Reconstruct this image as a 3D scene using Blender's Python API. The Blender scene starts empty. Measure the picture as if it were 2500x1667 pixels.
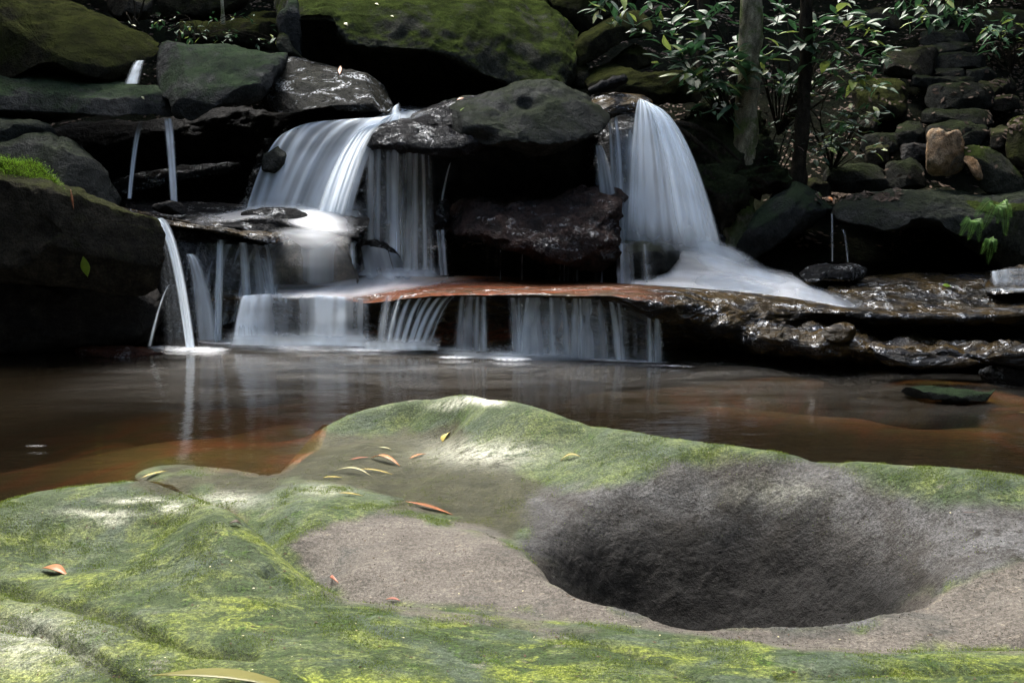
import bpy, bmesh, math, random
import numpy as np
from mathutils import Vector, Matrix

random.seed(7)
RNG = np.random.RandomState(11)
sc = bpy.context.scene
COL = sc.collection

# ------------------------------------------------------------------ camera, light, exposure
CAM_H = 1.15
FPX = 2165.0                     # focal length in pixels of the 2500 px wide photograph
PITCH = math.radians(8.74)
cam_d = bpy.data.cameras.new('camera')
cam = bpy.data.objects.new('camera', cam_d)
COL.objects.link(cam)
cam.location = (0, 0, CAM_H)
cam.rotation_euler = (math.pi / 2 - PITCH, 0, 0)
cam_d.sensor_width = 36.0
cam_d.lens = 36.0 * FPX / 2500.0
cam_d.clip_start = 0.05
cam_d.clip_end = 400
sc.camera = cam

SUN_EL, SUN_AZ = math.radians(62), math.radians(-24)      # high, slightly beyond the falls, from the left
world = bpy.data.worlds.new('World'); sc.world = world
world.use_nodes = True
wn = world.node_tree
for n in list(wn.nodes): wn.nodes.remove(n)
wo = wn.nodes.new('ShaderNodeOutputWorld'); bg = wn.nodes.new('ShaderNodeBackground')
sky = wn.nodes.new('ShaderNodeTexSky'); sky.sky_type = 'NISHITA'
sky.sun_disc = False; sky.sun_elevation = SUN_EL; sky.sun_rotation = SUN_AZ
sky.air_density = 1.0; sky.dust_density = 4.0; sky.ozone_density = 1.0
hs = wn.nodes.new('ShaderNodeHueSaturation'); hs.inputs['Saturation'].default_value = 0.85
wn.links.new(sky.outputs[0], hs.inputs['Color']); wn.links.new(hs.outputs[0], bg.inputs[0])
bg.inputs[1].default_value = 0.11
wn.links.new(bg.outputs[0], wo.inputs[0])
sl = bpy.data.lights.new('sun', 'SUN'); sl.energy = 1.5; sl.angle = math.radians(40); sl.color = (1, .965, .9)
sun = bpy.data.objects.new('sun', sl); COL.objects.link(sun)
sdir = Vector((math.sin(SUN_AZ) * math.cos(SUN_EL), math.cos(SUN_AZ) * math.cos(SUN_EL), math.sin(SUN_EL)))
sun.rotation_euler = sdir.to_track_quat('Z', 'Y').to_euler()
sun.location = (0, 4, 12)
sc.view_settings.view_transform = 'Standard'; sc.view_settings.look = 'None'
sc.view_settings.gamma = 1; sc.view_settings.use_curve_mapping = False
sc.view_settings.exposure = 3.9
sc.render.engine = 'CYCLES'
sc.cycles.max_bounces = 7; sc.cycles.diffuse_bounces = 3; sc.cycles.glossy_bounces = 3
sc.cycles.transmission_bounces = 4; sc.cycles.transparent_max_bounces = 24
sc.cycles.use_denoising = True
sc.cycles.sample_clamp_indirect = 4.0

# ------------------------------------------------------------------ pixel <-> world helpers
CP, SP = math.cos(PITCH), math.sin(PITCH)
def dirs(u, v):
    x = (np.asarray(u, float) - 1250.0) / FPX
    yu = -(np.asarray(v, float) - 833.5) / FPX
    return np.stack([x + 0 * yu, CP + SP * yu + 0 * x, -SP + CP * yu + 0 * x], -1)
def P(u, v, Y):                   # the point at depth Y seen at pixel (u, v)
    d = dirs(u, v)
    t = np.asarray(Y, float) / d[..., 1]
    p = d * t[..., None]
    p[..., 2] += CAM_H
    return p
def PZ(u, v, z):                  # the point at height z seen at pixel (u, v)
    d = dirs(u, v)
    t = (np.asarray(z, float) - CAM_H) / d[..., 2]
    p = d * t[..., None]
    p[..., 2] += CAM_H
    return p
def to_px(p):
    q = p - np.array([0, 0, CAM_H])
    dep = q[..., 1] * CP - q[..., 2] * SP
    up = q[..., 1] * SP + q[..., 2] * CP
    dep = np.maximum(dep, 1e-3)
    return 1250 + FPX * q[..., 0] / dep, 833.5 - FPX * up / dep

# ------------------------------------------------------------------ numpy noise
_perm = RNG.permutation(256); _perm = np.concatenate([_perm, _perm, _perm])
_g = RNG.normal(size=(256, 3)); _g /= np.linalg.norm(_g, axis=1)[:, None]
def perlin(p):
    i = np.floor(p).astype(np.int64); f = p - i; i &= 255
    w = f * f * f * (f * (f * 6 - 15) + 10)
    out = 0
    for dx in (0, 1):
        wx = w[:, 0] if dx else 1 - w[:, 0]
        a = _perm[i[:, 0] + dx]
        for dy in (0, 1):
            wy = w[:, 1] if dy else 1 - w[:, 1]
            b = _perm[a + i[:, 1] + dy]
            for dz in (0, 1):
                wz = w[:, 2] if dz else 1 - w[:, 2]
                g = _g[_perm[b + i[:, 2] + dz] & 255]
                d = g[:, 0] * (f[:, 0] - dx) + g[:, 1] * (f[:, 1] - dy) + g[:, 2] * (f[:, 2] - dz)
                out = out + wx * wy * wz * d
    return out * 1.6
def fbm(p, octaves=4, gain=.5, ridged=False):
    a, s, q = 1.0, 0, p
    for _ in range(octaves):
        n = perlin(q)
        s = s + a * ((0.5 - np.abs(n)) if ridged else n)
        q = q * 2.03 + 17.3; a *= gain
    return s
def sstep(a, b, x):
    t = np.clip((x - a) / (b - a), 0, 1); return t * t * (3 - 2 * t)

# ------------------------------------------------------------------ object helpers
def tag(o, label=None, cat=None, group=None, kind=None):
    if label: o['label'] = label
    if cat: o['category'] = cat
    if group: o['group'] = group
    if kind: o['kind'] = kind
    return o
def mesh_obj(name, verts, faces, mat=None, parent=None, smooth=True, attrs=None):
    me = bpy.data.meshes.new(name)
    verts = np.asarray(verts, float)
    if isinstance(faces, np.ndarray):
        nf, k = faces.shape
        me.vertices.add(len(verts)); me.vertices.foreach_set('co', verts.ravel())
        me.loops.add(nf * k); me.loops.foreach_set('vertex_index', faces.ravel().astype(np.int32))
        me.polygons.add(nf)
        me.polygons.foreach_set('loop_start', (np.arange(nf) * k).astype(np.int32))
        me.update(calc_edges=True)
    else:
        me.from_pydata([tuple(v) for v in verts], [], faces)
    if smooth: me.polygons.foreach_set('use_smooth', np.ones(len(me.polygons), bool))
    if attrs:
        for k, a in attrs.items():
            at = me.attributes.new(k, 'FLOAT', 'POINT')
            at.data.foreach_set('value', np.asarray(a, np.float32).ravel())
    if mat: me.materials.append(mat)
    me.validate()
    o = bpy.data.objects.new(name, me)
    COL.objects.link(o)
    if parent: o.parent = parent
    return o
def empty(name, loc):
    o = bpy.data.objects.new(name, None); o.empty_display_size = .1
    COL.objects.link(o); o.location = tuple(loc)
    return o
def put_under(o, root):
    o.parent = root
    o.matrix_parent_inverse = Matrix.Translation(-Vector(root.location))
def grid_faces(nr, nc, wrap=False):
    r = np.arange(nr - 1)[:, None]; c = np.arange(nc if wrap else nc - 1)[None, :]
    c2 = (c + 1) % nc
    a = r * nc + c; b = r * nc + c2; d = (r + 1) * nc + c; e = (r + 1) * nc + c2
    return np.stack([a, b, e, d], -1).reshape(-1, 4)
def vnormals(v, f):
    n = np.zeros_like(v)
    fn = np.cross(v[f[:, 2]] - v[f[:, 0]], v[f[:, 3]] - v[f[:, 1]])
    for k in range(4): np.add.at(n, f[:, k], fn)
    return n / np.maximum(np.linalg.norm(n, axis=1), 1e-9)[:, None]
def catmull(pts, n, closed=False):
    p = np.asarray(pts, float); m = len(p)
    segs = m if closed else m - 1
    t = np.linspace(0, segs, n, endpoint=not closed)
    i = np.minimum(t.astype(int), segs - 1); f = (t - i)[:, None] if p.ndim == 2 else (t - i).reshape(-1, *([1] * (p.ndim - 1)))
    if closed: idx = lambda k: (i + k) % m
    else: idx = lambda k: np.clip(i + k, 0, m - 1)
    p0, p1, p2, p3 = p[idx(-1)], p[idx(0)], p[idx(1)], p[idx(2)]
    return .5 * ((2 * p1) + (p2 - p0) * f + (2 * p0 - 5 * p1 + 4 * p2 - p3) * f ** 2 + (3 * p1 - p0 - 3 * p2 + p3) * f ** 3)
def resample_outline(pts, n):
    d = catmull(pts, len(pts) * 24, closed=True)
    d2 = np.vstack([d, d[:1]])
    L = np.r_[0, np.cumsum(np.linalg.norm(np.diff(d2, axis=0), axis=1))]
    s = np.linspace(0, L[-1], n, endpoint=False)
    return np.stack([np.interp(s, L, d2[:, 0]), np.interp(s, L, d2[:, 1])], -1)

# ------------------------------------------------------------------ materials
class NT:
    def __init__(s, name):
        s.m = bpy.data.materials.new(name); s.m.use_nodes = True
        s.t = s.m.node_tree
        for n in list(s.t.nodes): s.t.nodes.remove(n)
        s.out = s.t.nodes.new('ShaderNodeOutputMaterial')
    def n(s, typ, **kw):
        nd = s.t.nodes.new('ShaderNode' + typ)
        for k, v in kw.items(): setattr(nd, k, v)
        return nd
    def l(s, a, b): s.t.links.new(a, b)
    def noise(s, vec, scale, detail=4, rough=.55, dist=0, out=0):
        nd = s.n('TexNoise'); nd.inputs['Scale'].default_value = scale
        nd.inputs['Detail'].default_value = detail; nd.inputs['Roughness'].default_value = rough
        nd.inputs['Distortion'].default_value = dist
        s.l(vec, nd.inputs['Vector']); return nd.outputs[out]
    def ramp(s, fac, a, b, ca=(0, 0, 0, 1), cb=(1, 1, 1, 1)):
        r = s.n('ValToRGB'); r.color_ramp.elements[0].position = a; r.color_ramp.elements[1].position = b
        r.color_ramp.elements[0].color = ca; r.color_ramp.elements[1].color = cb
        s.l(fac, r.inputs[0]); return r.outputs[0]
    def mix(s, fac, a, b, blend='MIX'):
        m = s.n('Mix', data_type='RGBA', blend_type=blend)
        if isinstance(fac, (int, float)): m.inputs[0].default_value = fac
        else: s.l(fac, m.inputs[0])
        for sock, v in ((m.inputs[6], a), (m.inputs[7], b)):
            if isinstance(v, tuple): sock.default_value = (*v[:3], 1)
            else: s.l(v, sock)
        return m.outputs[2]
    def math(s, op, a, b=0, clamp=False):
        m = s.n('Math', operation=op, use_clamp=clamp)
        for sock, v in ((m.inputs[0], a), (m.inputs[1], b)):
            if isinstance(v, (int, float)): sock.default_value = v
            else: s.l(v, sock)
        return m.outputs[0]
    def attr(s, name): return s.n('Attribute', attribute_name=name).outputs['Fac']
    def mapv(s, vec, sc_):
        m = s.n('Mapping'); m.inputs['Scale'].default_value = sc_; s.l(vec, m.inputs[0]); return m.outputs[0]
    def bump(s, h, strength, dist, prev=None):
        b = s.n('Bump'); b.inputs['Strength'].default_value = strength; b.inputs['Distance'].default_value = dist
        s.l(h, b.inputs['Height'])
        if prev is not None: s.l(prev, b.inputs['Normal'])
        return b.outputs[0]

def sheen(t, col, rgh, b, fac, wetp=True):
    d = t.n('BsdfDiffuse'); t.l(col, d.inputs[0]); t.l(b, d.inputs['Normal']); d.inputs['Roughness'].default_value = .3
    g = t.n('BsdfGlossy'); t.l(b, g.inputs['Normal']); g.inputs[0].default_value = (.9, .95, 1, 1)
    if isinstance(rgh, (int, float)): g.inputs['Roughness'].default_value = rgh
    else: t.l(rgh, g.inputs['Roughness'])
    m = t.n('MixShader'); m.inputs[0].default_value = fac
    if wetp:                                                     # films of water stand only in patches and runnels
        geo = t.n('NewGeometry').outputs['Position']
        pa = t.ramp(t.noise(t.mapv(geo, (1, 1, 2.2)), 4.5, 5, .7, .8), .52, .62); pb = t.ramp(t.noise(geo, 45, 3, .6), .42, .6)
        t.l(t.math('ADD', fac * .12, t.math('MULTIPLY', t.math('MULTIPLY', pa, pb), fac * 2.6)), m.inputs[0])
    t.l(d.outputs[0], m.inputs[1]); t.l(g.outputs[0], m.inputs[2]); t.l(m.outputs[0], t.out.inputs[0])
def rock_mat(name, c1, c2, moss=(.06, .09, .02), moss_amt=0.0, moss_n=.2, wet=.5, rough=(.28, .7), bump=1.0, scale=1.0,
             c3=None, c3_amt=.4, strata=0.0, stretch=(1, 1, 1), tone=.34):
    t = NT(name)
    g = t.n('NewGeometry'); pos = g.outputs['Position']; nor = g.outputs['Normal']
    pm = t.mapv(pos, stretch)
    big = t.noise(pm, 1.6 * scale, 5, .6, .6)
    mid = t.noise(pm, 9 * scale, 5, .62)
    fine = t.noise(pos, 60 * scale, 4, .65)
    col = t.mix(t.ramp(big, .36, .64), c1, c2)
    if c3:
        col = t.mix(t.math('MULTIPLY', t.ramp(t.noise(pm, 3.1 * scale, 4, .6, .8), .5, .66), c3_amt), col, c3)
    col = t.mix(.75, col, t.ramp(mid, .34, .68, (.3, .3, .3, 1), (1.7, 1.7, 1.7, 1)), 'MULTIPLY')
    col = t.mix(.7, col, t.ramp(fine, .34, .68, (.4, .4, .4, 1), (1.65, 1.65, 1.65, 1)), 'MULTIPLY')
    rg = t.n('MapRange'); rg.inputs[1].default_value = .35; rg.inputs[2].default_value = .65
    rg.inputs[3].default_value = rough[0]; rg.inputs[4].default_value = rough[1]
    t.l(t.noise(pm, 2.4 * scale, 4, .6), rg.inputs[0]); rgh = rg.outputs[0]
    hgt = t.noise(pm, 7 * scale, 6, .62, .3)
    b = t.bump(hgt, .9 * bump, .07)
    b = t.bump(t.noise(pos, 30 * scale, 5, .7), .75 * bump, .022, b)
    if strata:
        st = t.mapv(pos, (2.2, 2.2, 26)); b = t.bump(t.noise(st, 1.2, 4, .6, .5), strata, .035, b)
    if moss_amt > 0:
        sep = t.n('SeparateXYZ'); t.l(nor, sep.inputs[0])
        mn = t.math('ADD', t.math('MULTIPLY', sep.outputs[2], .8), t.math('MULTIPLY', t.math('SUBTRACT', t.noise(pos, 2.8, 6, .7, .4), .5), 2.2))
        mm = t.math('MULTIPLY', t.ramp(mn, moss_n, moss_n + .35), moss_amt)
        mcol = t.mix(t.ramp(t.noise(pos, 5, 4, .6), .35, .68), tuple(x * .45 for x in moss), tuple(x * 1.25 for x in moss))
        mcol = t.mix(.8, mcol, t.ramp(t.noise(pos, 110, 3, .7), .3, .7, (.35, .35, .35, 1), (1.65, 1.65, 1.65, 1)), 'MULTIPLY')
        col = t.mix(mm, col, mcol)
        rgh = t.math('ADD', rgh, t.math('MULTIPLY', mm, .5), clamp=True)
        b = t.bump(t.noise(pos, 85, 3, .7), .5, .02, b)
    col = t.mix(1.0, col, (tone, tone, tone), 'MULTIPLY')
    sheen(t, col, rgh, b, .003 + .075 * wet ** 4, wet >= .9)
    return t.m

MW = dict(
    dark_wet=rock_mat('dark_wet_rock', (.012, .012, .013), (.03, .027, .024), wet=1, rough=(.2, .5), bump=1.1),
    dome=rock_mat('smooth_brown_rock', (.14, .12, .09), (.22, .19, .14), wet=.6, rough=(.3, .5), bump=.5, tone=.5),
    bank=rock_mat('mossy_root_bank', (.05, .042, .03), (.11, .095, .07), moss=(.05, .075, .025), moss_amt=.8, moss_n=-.3, wet=.2, rough=(.6, .9), bump=1.6, scale=1.6),
    shiny=rock_mat('shiny_wet_rock', (.02, .02, .022), (.045, .042, .042), wet=1, rough=(.08, .3), bump=1.3, scale=1.6, tone=.4),
    brown_wet=rock_mat('brown_wet_rock', (.08, .055, .05), (.15, .10, .085), wet=1, rough=(.1, .3), bump=1.6, scale=1.5, c3=(.03, .034, .036), c3_amt=.8),
    grey_green=rock_mat('grey_green_rock', (.05, .055, .045), (.085, .09, .08), moss=(.05, .07, .02), moss_amt=.65, moss_n=.35, wet=.5, rough=(.3, .6), bump=.8, tone=.27),
    grey_plate=rock_mat('grey_plate_rock', (.055, .06, .055), (.10, .105, .10), moss=(.06, .115, .035), moss_amt=.8, moss_n=.25, wet=.5, rough=(.4, .75), bump=.9, tone=.22),
    wet_brown_plate=rock_mat('wet_brown_plate_rock', (.02, .018, .012), (.04, .034, .022), moss=(.03, .03, .008), moss_amt=.4, wet=1, rough=(.25, .5), bump=1.1),
    olive=rock_mat('olive_moss_rock', (.03, .028, .016), (.055, .05, .028), moss=(.055, .065, .012), moss_amt=.85, moss_n=.1, wet=.1, rough=(.6, .9)),
    bright_moss=rock_mat('bright_moss_rock', (.05, .055, .04), (.09, .09, .07), moss=(.065, .092, .018), moss_amt=1, moss_n=.24, wet=.1, rough=(.6, .9), c3=(.13, .13, .10), c3_amt=.6, tone=.36),
    brown_dry=rock_mat('brown_rock', (.03, .027, .02), (.055, .05, .038), moss=(.045, .055, .012), moss_amt=.6, moss_n=.3, wet=.2, rough=(.5, .85), tone=.5),
    step=rock_mat('step_stone', (.03, .032, .026), (.06, .06, .05), moss=(.035, .05, .014), moss_amt=.7, moss_n=.4, wet=.15, rough=(.55, .9), scale=1.2),
    orange_stone=rock_mat('orange_sandstone', (.27, .16, .08), (.33, .26, .18), wet=.1, rough=(.6, .9), bump=.8, scale=1.6, c3=(.16, .15, .13), c3_amt=.9, tone=.75),
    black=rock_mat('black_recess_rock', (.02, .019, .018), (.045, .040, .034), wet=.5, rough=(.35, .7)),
    ledge=rock_mat('ledge_wet_rock', (.035, .028, .02), (.09, .065, .032), wet=1, rough=(.13, .38), bump=1.5, c3=(.055, .05, .05), c3_amt=.9, strata=.5, stretch=(1, 1, 2.2)),
    soil=rock_mat('forest_soil', (.012, .010, .007), (.028, .022, .014), moss=(.02, .03, .01), moss_amt=.5, wet=.1, rough=(.7, .95), bump=1.5),
)

# ------------------------------------------------------------------ rock builders
N_ROCK = [0]
def outline_rock(pts, Y, T, nose=None, lean=.25, pq=(.62, .8), amp=.03, freq=1.6, mat='dark_wet', label=None, name='boulder',
                 M=None, K=None, back=None, ridged=0.0, cat='boulder', facet=0.0, cuts=9, dents=()):
    """closed solid whose silhouette is the traced outline: the front bulges T metres to a nose, the back likewise"""
    N_ROCK[0] += 1
    _q = np.array(pts, float); per = np.linalg.norm(_q - np.roll(_q, 1, 0), axis=1).sum()
    M = int(np.clip(per / 5.5, 70, 330)); K = int(np.clip(M * .21, 16, 60))
    o = resample_outline(pts, M)
    c = o.mean(0)
    nose = np.array(nose if nose else c, float)
    Tb = back if back is not None else T
    rings = []
    phis = np.linspace(0, math.pi / 2, K)
    ref = Y / FPX
    for ph in phis[::-1][:-1]:                                     # back nose -> rim
        r = max(math.cos(ph), 0) ** pq[0]; d = math.sin(ph) ** pq[1]
        q = c + (o - c) * r
        rings.append(np.c_[q, Y - lean * (q[:, 1] - c[1]) * ref + Tb * d])
    for ph in phis:
        r = max(math.cos(ph), 0) ** pq[0]; d = math.sin(ph) ** pq[1]
        q = nose + (o - nose) * r
        rings.append(np.c_[q, Y - lean * (q[:, 1] - c[1]) * ref - T * d])
    G = np.array(rings)
    V = P(G[..., 0], G[..., 1], G[..., 2]).reshape(-1, 3)
    F = grid_faces(len(rings), M, wrap=True)
    off = N_ROCK[0] * 7.7
    nn = vnormals(V, F)
    h = fbm(V * freq + off, 5, .5)
    if ridged: h = h * (1 - ridged) + ridged * (fbm(V * freq * np.array([1, 1, 2.4]) + off, 5, .5, True) - .45) * 1.6
    if facet:
        cell = np.floor((V @ np.array([[.9, .3, -.2], [-.3, .8, .4], [.2, -.3, .9]])) * facet + off)
        h = h + .6 * np.tanh(2.5 * perlin(V * facet * .6 + off))
    # orientation: make normals point away from the centre
    ctr = V.mean(0)
    if np.mean(np.einsum('ij,ij->i', nn, V - ctr)) < 0: nn = -nn; F = F[:, ::-1]
    size = np.ptp(V[:, 0])
    V = V + nn * (amp * h + min(.014, .02 * size) * fbm(V * 9 + off, 4, .6))[:, None]
    rc = np.random.RandomState(N_ROCK[0])
    for _ in range(cuts):                                   # flat worn facets
        n_ = np.array([rc.normal() * .6, -abs(rc.normal()) * .8 - .25, rc.normal() * .6 + .25]); n_ /= np.linalg.norm(n_)
        d_ = (V - ctr) @ n_; lim = np.percentile(d_, 100) * rc.uniform(.72, .93)
        over = np.maximum(d_ - lim, 0); V = V - n_ * (over * .85)[:, None]
    for (du, dv, dr, dd) in dents:
        pu_, pv_ = to_px(V); k_ = np.exp(-((pu_ - du) ** 2 + ((pv_ - dv) * 1.6) ** 2) / dr ** 2) * (V[:, 1] < ctr[1] + .3); V[:, 1] += dd * k_; V[:, 2] -= dd * .5 * k_
    ob = mesh_obj(name, V, F, MW[mat] if isinstance(mat, str) else mat)
    if label: tag(ob, label, cat)
    return ob
def loft(rows, nr, nc, amp, freq, mat, name, label=None, cat=None, aniso=(1, 1, 1), amp_f=None, ridged=.5, attrs_f=None, octv=5):
    R = np.array(rows, float)
    A = catmull(R, nr)                       # along rows
    B = np.swapaxes(catmull(np.swapaxes(A, 0, 1), nc), 0, 1)
    V = P(B[..., 0], B[..., 1], B[..., 2]).reshape(-1, 3)
    F = grid_faces(nr, nc)
    nn = vnormals(V, F)
    if nn[:, 1].mean() > 0: nn = -nn; F = F[:, ::-1]
    q = V * np.array(aniso) * freq + 3.1
    h = fbm(q, octv) * (1 - ridged) + ridged * (fbm(q + 9, octv, .5, True) - .45) * 1.6
    h = h + .45 * (fbm(q * np.array([2.3, 2.3, 3.2]) + 31, 4, .55, True) - .4)
    a = amp if amp_f is None else amp * amp_f(B.reshape(-1, 3), V)
    V = V + nn * (a * h)[:, None]
    ob = mesh_obj(name, V, F, mat, attrs=attrs_f(B.reshape(-1, 3), V) if attrs_f else None)
    if label: tag(ob, label, cat)
    return ob

# ------------------------------------------------------------------ ground: hillside beyond falls, unseen gorge sides and rear banks added to block light
def hill(x, y):
    z = -0.9 + 0 * x
    back = 1.05 + (y - 9.6) * .60
    z = np.maximum(z, np.where(y > 8.8, np.minimum(back, 16), -1))
    z = np.maximum(z, (-x - 6.3) * .95)
    z = np.maximum(z, (x - 7.0) * .85)
    z = np.maximum(z, np.minimum((-y - 1.8) * .85, 16))
    z = np.where((y < 1.35) & (np.abs(x) < 7), np.maximum(z, -.05), z)
    return np.minimum(z, 17)
gx = np.unique(np.r_[np.linspace(-60, -9, 40), np.linspace(-9, 9, 150), np.linspace(9, 60, 40)])
gy = np.unique(np.r_[np.linspace(-50, -4, 36), np.linspace(-4, 8, 60), np.linspace(8, 16, 110), np.linspace(16, 70, 40)])
X, Yg = np.meshgrid(gx, gy)
Z = hill(X, Yg)
PN = np.stack([X, Yg, Z], -1).reshape(-1, 3)
nz = fbm(PN * .9, 5) * .28
far = np.clip((PN[:, 1] - 8.5) / 2, 0, 1) + np.clip((np.abs(PN[:, 0]) - 6.5) / 2, 0, 1) + np.clip((-1.5 - PN[:, 1]) / 2, 0, 1)
PN[:, 2] += nz * np.clip(far, 0, 1)
ground = mesh_obj('ground', PN, grid_faces(len(gy), len(gx)), MW['soil']); tag(ground, kind='structure')

# ------------------------------------------------------------------ bedrock: the foreground shelf with its pothole and the bed of the pool
CT = []
def c(u, v, z): p = PZ(u, v, z); CT.append((p[0], p[1], z))
def w(x, y, z): CT.append((x, y, z))
def wb(u, v, z, dy, z2): p = PZ(u, v, z); c(u, v, z); CT.append((p[0] * (p[1] + dy) / p[1], p[1] + dy, z2))
for a in [(1100,1012,.11),(1100,1055,.04),(1100,1100,.05),(1100,1180,.04),(1100,1250,.02),(1100,1310,.07),(1100,1380,.065),(1100,1450,.06),(1100,1590,.16),(1100,1667,.19),
          (700,1250,.07),(700,1185,.065),(700,1330,.05),(700,1450,.18),(700,1550,.19),(700,1667,.22),
          (400,1300,.2),(400,1400,.19),(400,1500,.2),(400,1667,.21),(200,1300,.18),(200,1420,.17),(200,1550,.19),(200,1667,.18),
          (0,1400,.14),(0,1550,.16),(0,1667,.15),(-250,1450,.12),(-250,1667,.15),
          (860,1300,.06),(860,1400,.05),(860,1210,.075),(860,1100,-.012),(850,1065,-.03),(900,1085,-.006),(770,1085,-.06),(830,1074,-.045),(300,1150,-.03),(344,1165,.008),(405,1150,.008),(500,1152,.01),(628,1170,.01),(727,1158,.01),(840,1137,.008),(405,1118,-.014),(500,1118,-.014),(628,1140,-.010),(727,1125,-.014),(830,1105,-.012),(480,1185,.02),(560,1195,.03),(620,1200,.035),(400,1080,-.08),(560,1080,-.08),(680,1080,-.07),(980,1120,.012),(980,1180,.02),(980,1250,.07),(900,1040,.005),(1000,1030,.03),
          (1400,1080,.14),(1400,1150,.1),(1400,1250,.05),
          (1250,1100,.1),(1250,1200,.035),(1250,1420,.065),(1250,1600,.15),(1250,1667,.18),
          (1550,1110,.17),(1550,1180,.13),
          (1700,1130,.195),(1700,1200,.17),(1700,1600,.12),(1700,1667,.17),
          (1380,1480,.07),
          (1850,1160,.20),
          (2000,1180,.205),(2000,1250,.18),(2000,1667,.155),
          (2120,1200,.2),(2120,1300,.15),(2110,1534,.075),
          (2250,1250,.2),(2250,1350,.14),(2250,1430,.085),(2250,1490,.07),(2250,1540,.085),(2250,1667,.16),
          (2500,1250,.22),(2500,1350,.17),(2500,1450,.12),(2500,1550,.1),(2500,1667,.18),(2800,1350,.2),(2800,1500,.16),(2800,1667,.2)]: c(*a)
def crest(pts, n, dy, z2, dy2=None, z3=None):
    q = catmull(np.array(pts, float), n)
    for u_, v_, z_ in q:
        wb(u_, v_, z_, dy, z2)
        if dy2: p_ = PZ(u_, v_, z_); CT.append((p_[0] * (p_[1] + dy2) / p_[1], p_[1] + dy2, z3))
BACK = [(803,1037,.0),(860,1010,.045),(950,986,.10),(1020,976,.13),(1100,976,.14),(1170,984,.15),(1250,1003,.165),(1400,1034,.175),(1550,1062,.19),(1700,1086,.205),(1850,1104,.215),(2000,1121,.222),(2250,1148,.24),(2500,1173,.25),(2800,1205,.26)]
crest(BACK, 40, .22, -.22)
crest([(-250,1345,.1),(0,1256,.13),(100,1225,.16),(200,1207,.17)], 9, .26, -.24)
crest([(260,1204,.175),(330,1203,.18),(400,1207,.18),(480,1236,.178),(560,1270,.175),(620,1305,.172),(700,1372,.165),(780,1432,.14),(860,1465,.125),(960,1477,.11)], 20, .15, .035)
crest([(1000,1482,.105),(1280,1514,.10),(1500,1533,.1),(1700,1551,.1),(1900,1574,.105),(2100,1588,.11),(2300,1588,.11),(2500,1590,.115)], 14, .07, .072)
crest([(1170,1296,.06),(1290,1352,.07),(1360,1398,.074)], 5, .1, .02)
crest([(1380,1412,.075),(1470,1462,.074),(1560,1500,.072)], 6, .16, .075)
crest([(1620,1516,.07),(1700,1529,.07),(1780,1538,.07),(1900,1543,.07),(2000,1545,.07),(2080,1541,.07)], 9, .2, .085)
for a in [(200,1120,-.2),(100,1150,-.3),(-100,1200,-.3),(740,1040,-.16),(550,1020,-.3),(600,1060,-.2),(450,1030,-.3),(680,1000,-.3),(300,1080,-.25),(560,960,-.4),(400,960,-.4),(720,960,-.35)]: c(*a)
for a in [(-4,3.6,-.5),(-3,4.6,-.6),(-4.5,6,-.6),(-2,5.4,-.55),(-2,7,-.5),(-.8,5.6,-.45),(0,6.6,-.35),(.2,5.4,-.3),(-4.5,7.8,-.5),(0,8,-.4),(3,8,-.4),(5,7,-.3),(-5,3,-.4),(1.5,5.8,-.15),(2.5,5.6,-.13),(3.5,5.4,-.12),(2.5,6.6,-.3),(4.5,5.2,-.12),(1,5.2,-.13),(1,6.5,-.3),(5,4,-.1),(3.9,4.4,-.08)]: w(*a)
for a in [(1450,900,-.2),(1450,960,-.12),(1700,950,-.07),(1700,1000,-.05),(1900,1005,-.035),(2100,1025,-.05),(2300,975,-.03),(2500,1000,-.02),(2420,1045,-.02),(2550,1085,-.12),(2100,1080,-.38),(1900,1060,-.32),
          (2000,950,-.05),(2300,930,-.04),(1200,930,-.2),(2700,980,-.04),(2700,1100,-.1),(1650,1040,-.2),(2250,1110,-.35),(2400,930,-.07),(2500,935,-.07),(2200,925,-.08),(2620,950,-.07),(2720,935,-.07),(1950,925,-.08),(2500,915,-.12),(1800,925,-.1),(1900,905,-.15),(2200,905,-.15)]: c(*a)
for a in [(-2,1.0,.15),(0,1.0,.2),(2,1.0,.2),(0,.4,.15),(-2,.4,.1),(2,.4,.15),(-4,1.2,.1),(-4,2.2,.0),(4,1.5,.2),(4,2.3,.2)]: w(*a)
CT = np.array(CT)
def tps(r2): return np.where(r2 > 1e-12, r2 * np.log(np.maximum(r2, 1e-12)), 0)
_n = len(CT); SC = CT[:, :2]
_K = tps(((SC[:, None] - SC[None]) ** 2).sum(-1)) + np.eye(_n) * 1.2e-4
_A = np.zeros((_n + 3, _n + 3)); _A[:_n, :_n] = _K; _A[:_n, _n] = 1; _A[:_n, _n + 1:] = SC; _A[_n:, :_n] = _A[:_n, _n:].T
_W = np.linalg.solve(_A, np.r_[CT[:, 2], 0, 0, 0])
def bed_h(x, y):
    out = np.empty(len(x))
    for s in range(0, len(x), 40000):
        q = np.c_[x[s:s + 40000], y[s:s + 40000]]
        d = ((q[:, None] - SC[None]) ** 2).sum(-1)
        out[s:s + 40000] = tps(d) @ _W[:_n] + _W[_n] + q @ _W[_n + 1:]
    return out
_rp = np.array([PZ(a, b, z_) for a, b, z_ in BACK])
def ridge_y(x): return np.where(x < _rp[0, 0], 0, np.interp(x, _rp[:, 0], _rp[:, 1]))
NY, NX = 430, 720
yy = 0.55 * (9.0 / .55) ** np.linspace(0, 1, 90)
NX = 980
yy = np.r_[np.linspace(.5, 1.45, 24, endpoint=False), 1.45 * (3.3 / 1.45) ** np.linspace(0, 1, 400, endpoint=False), 3.3 * (8.9 / 3.3) ** np.linspace(0, 1, 190)]
NY = len(yy)
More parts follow.
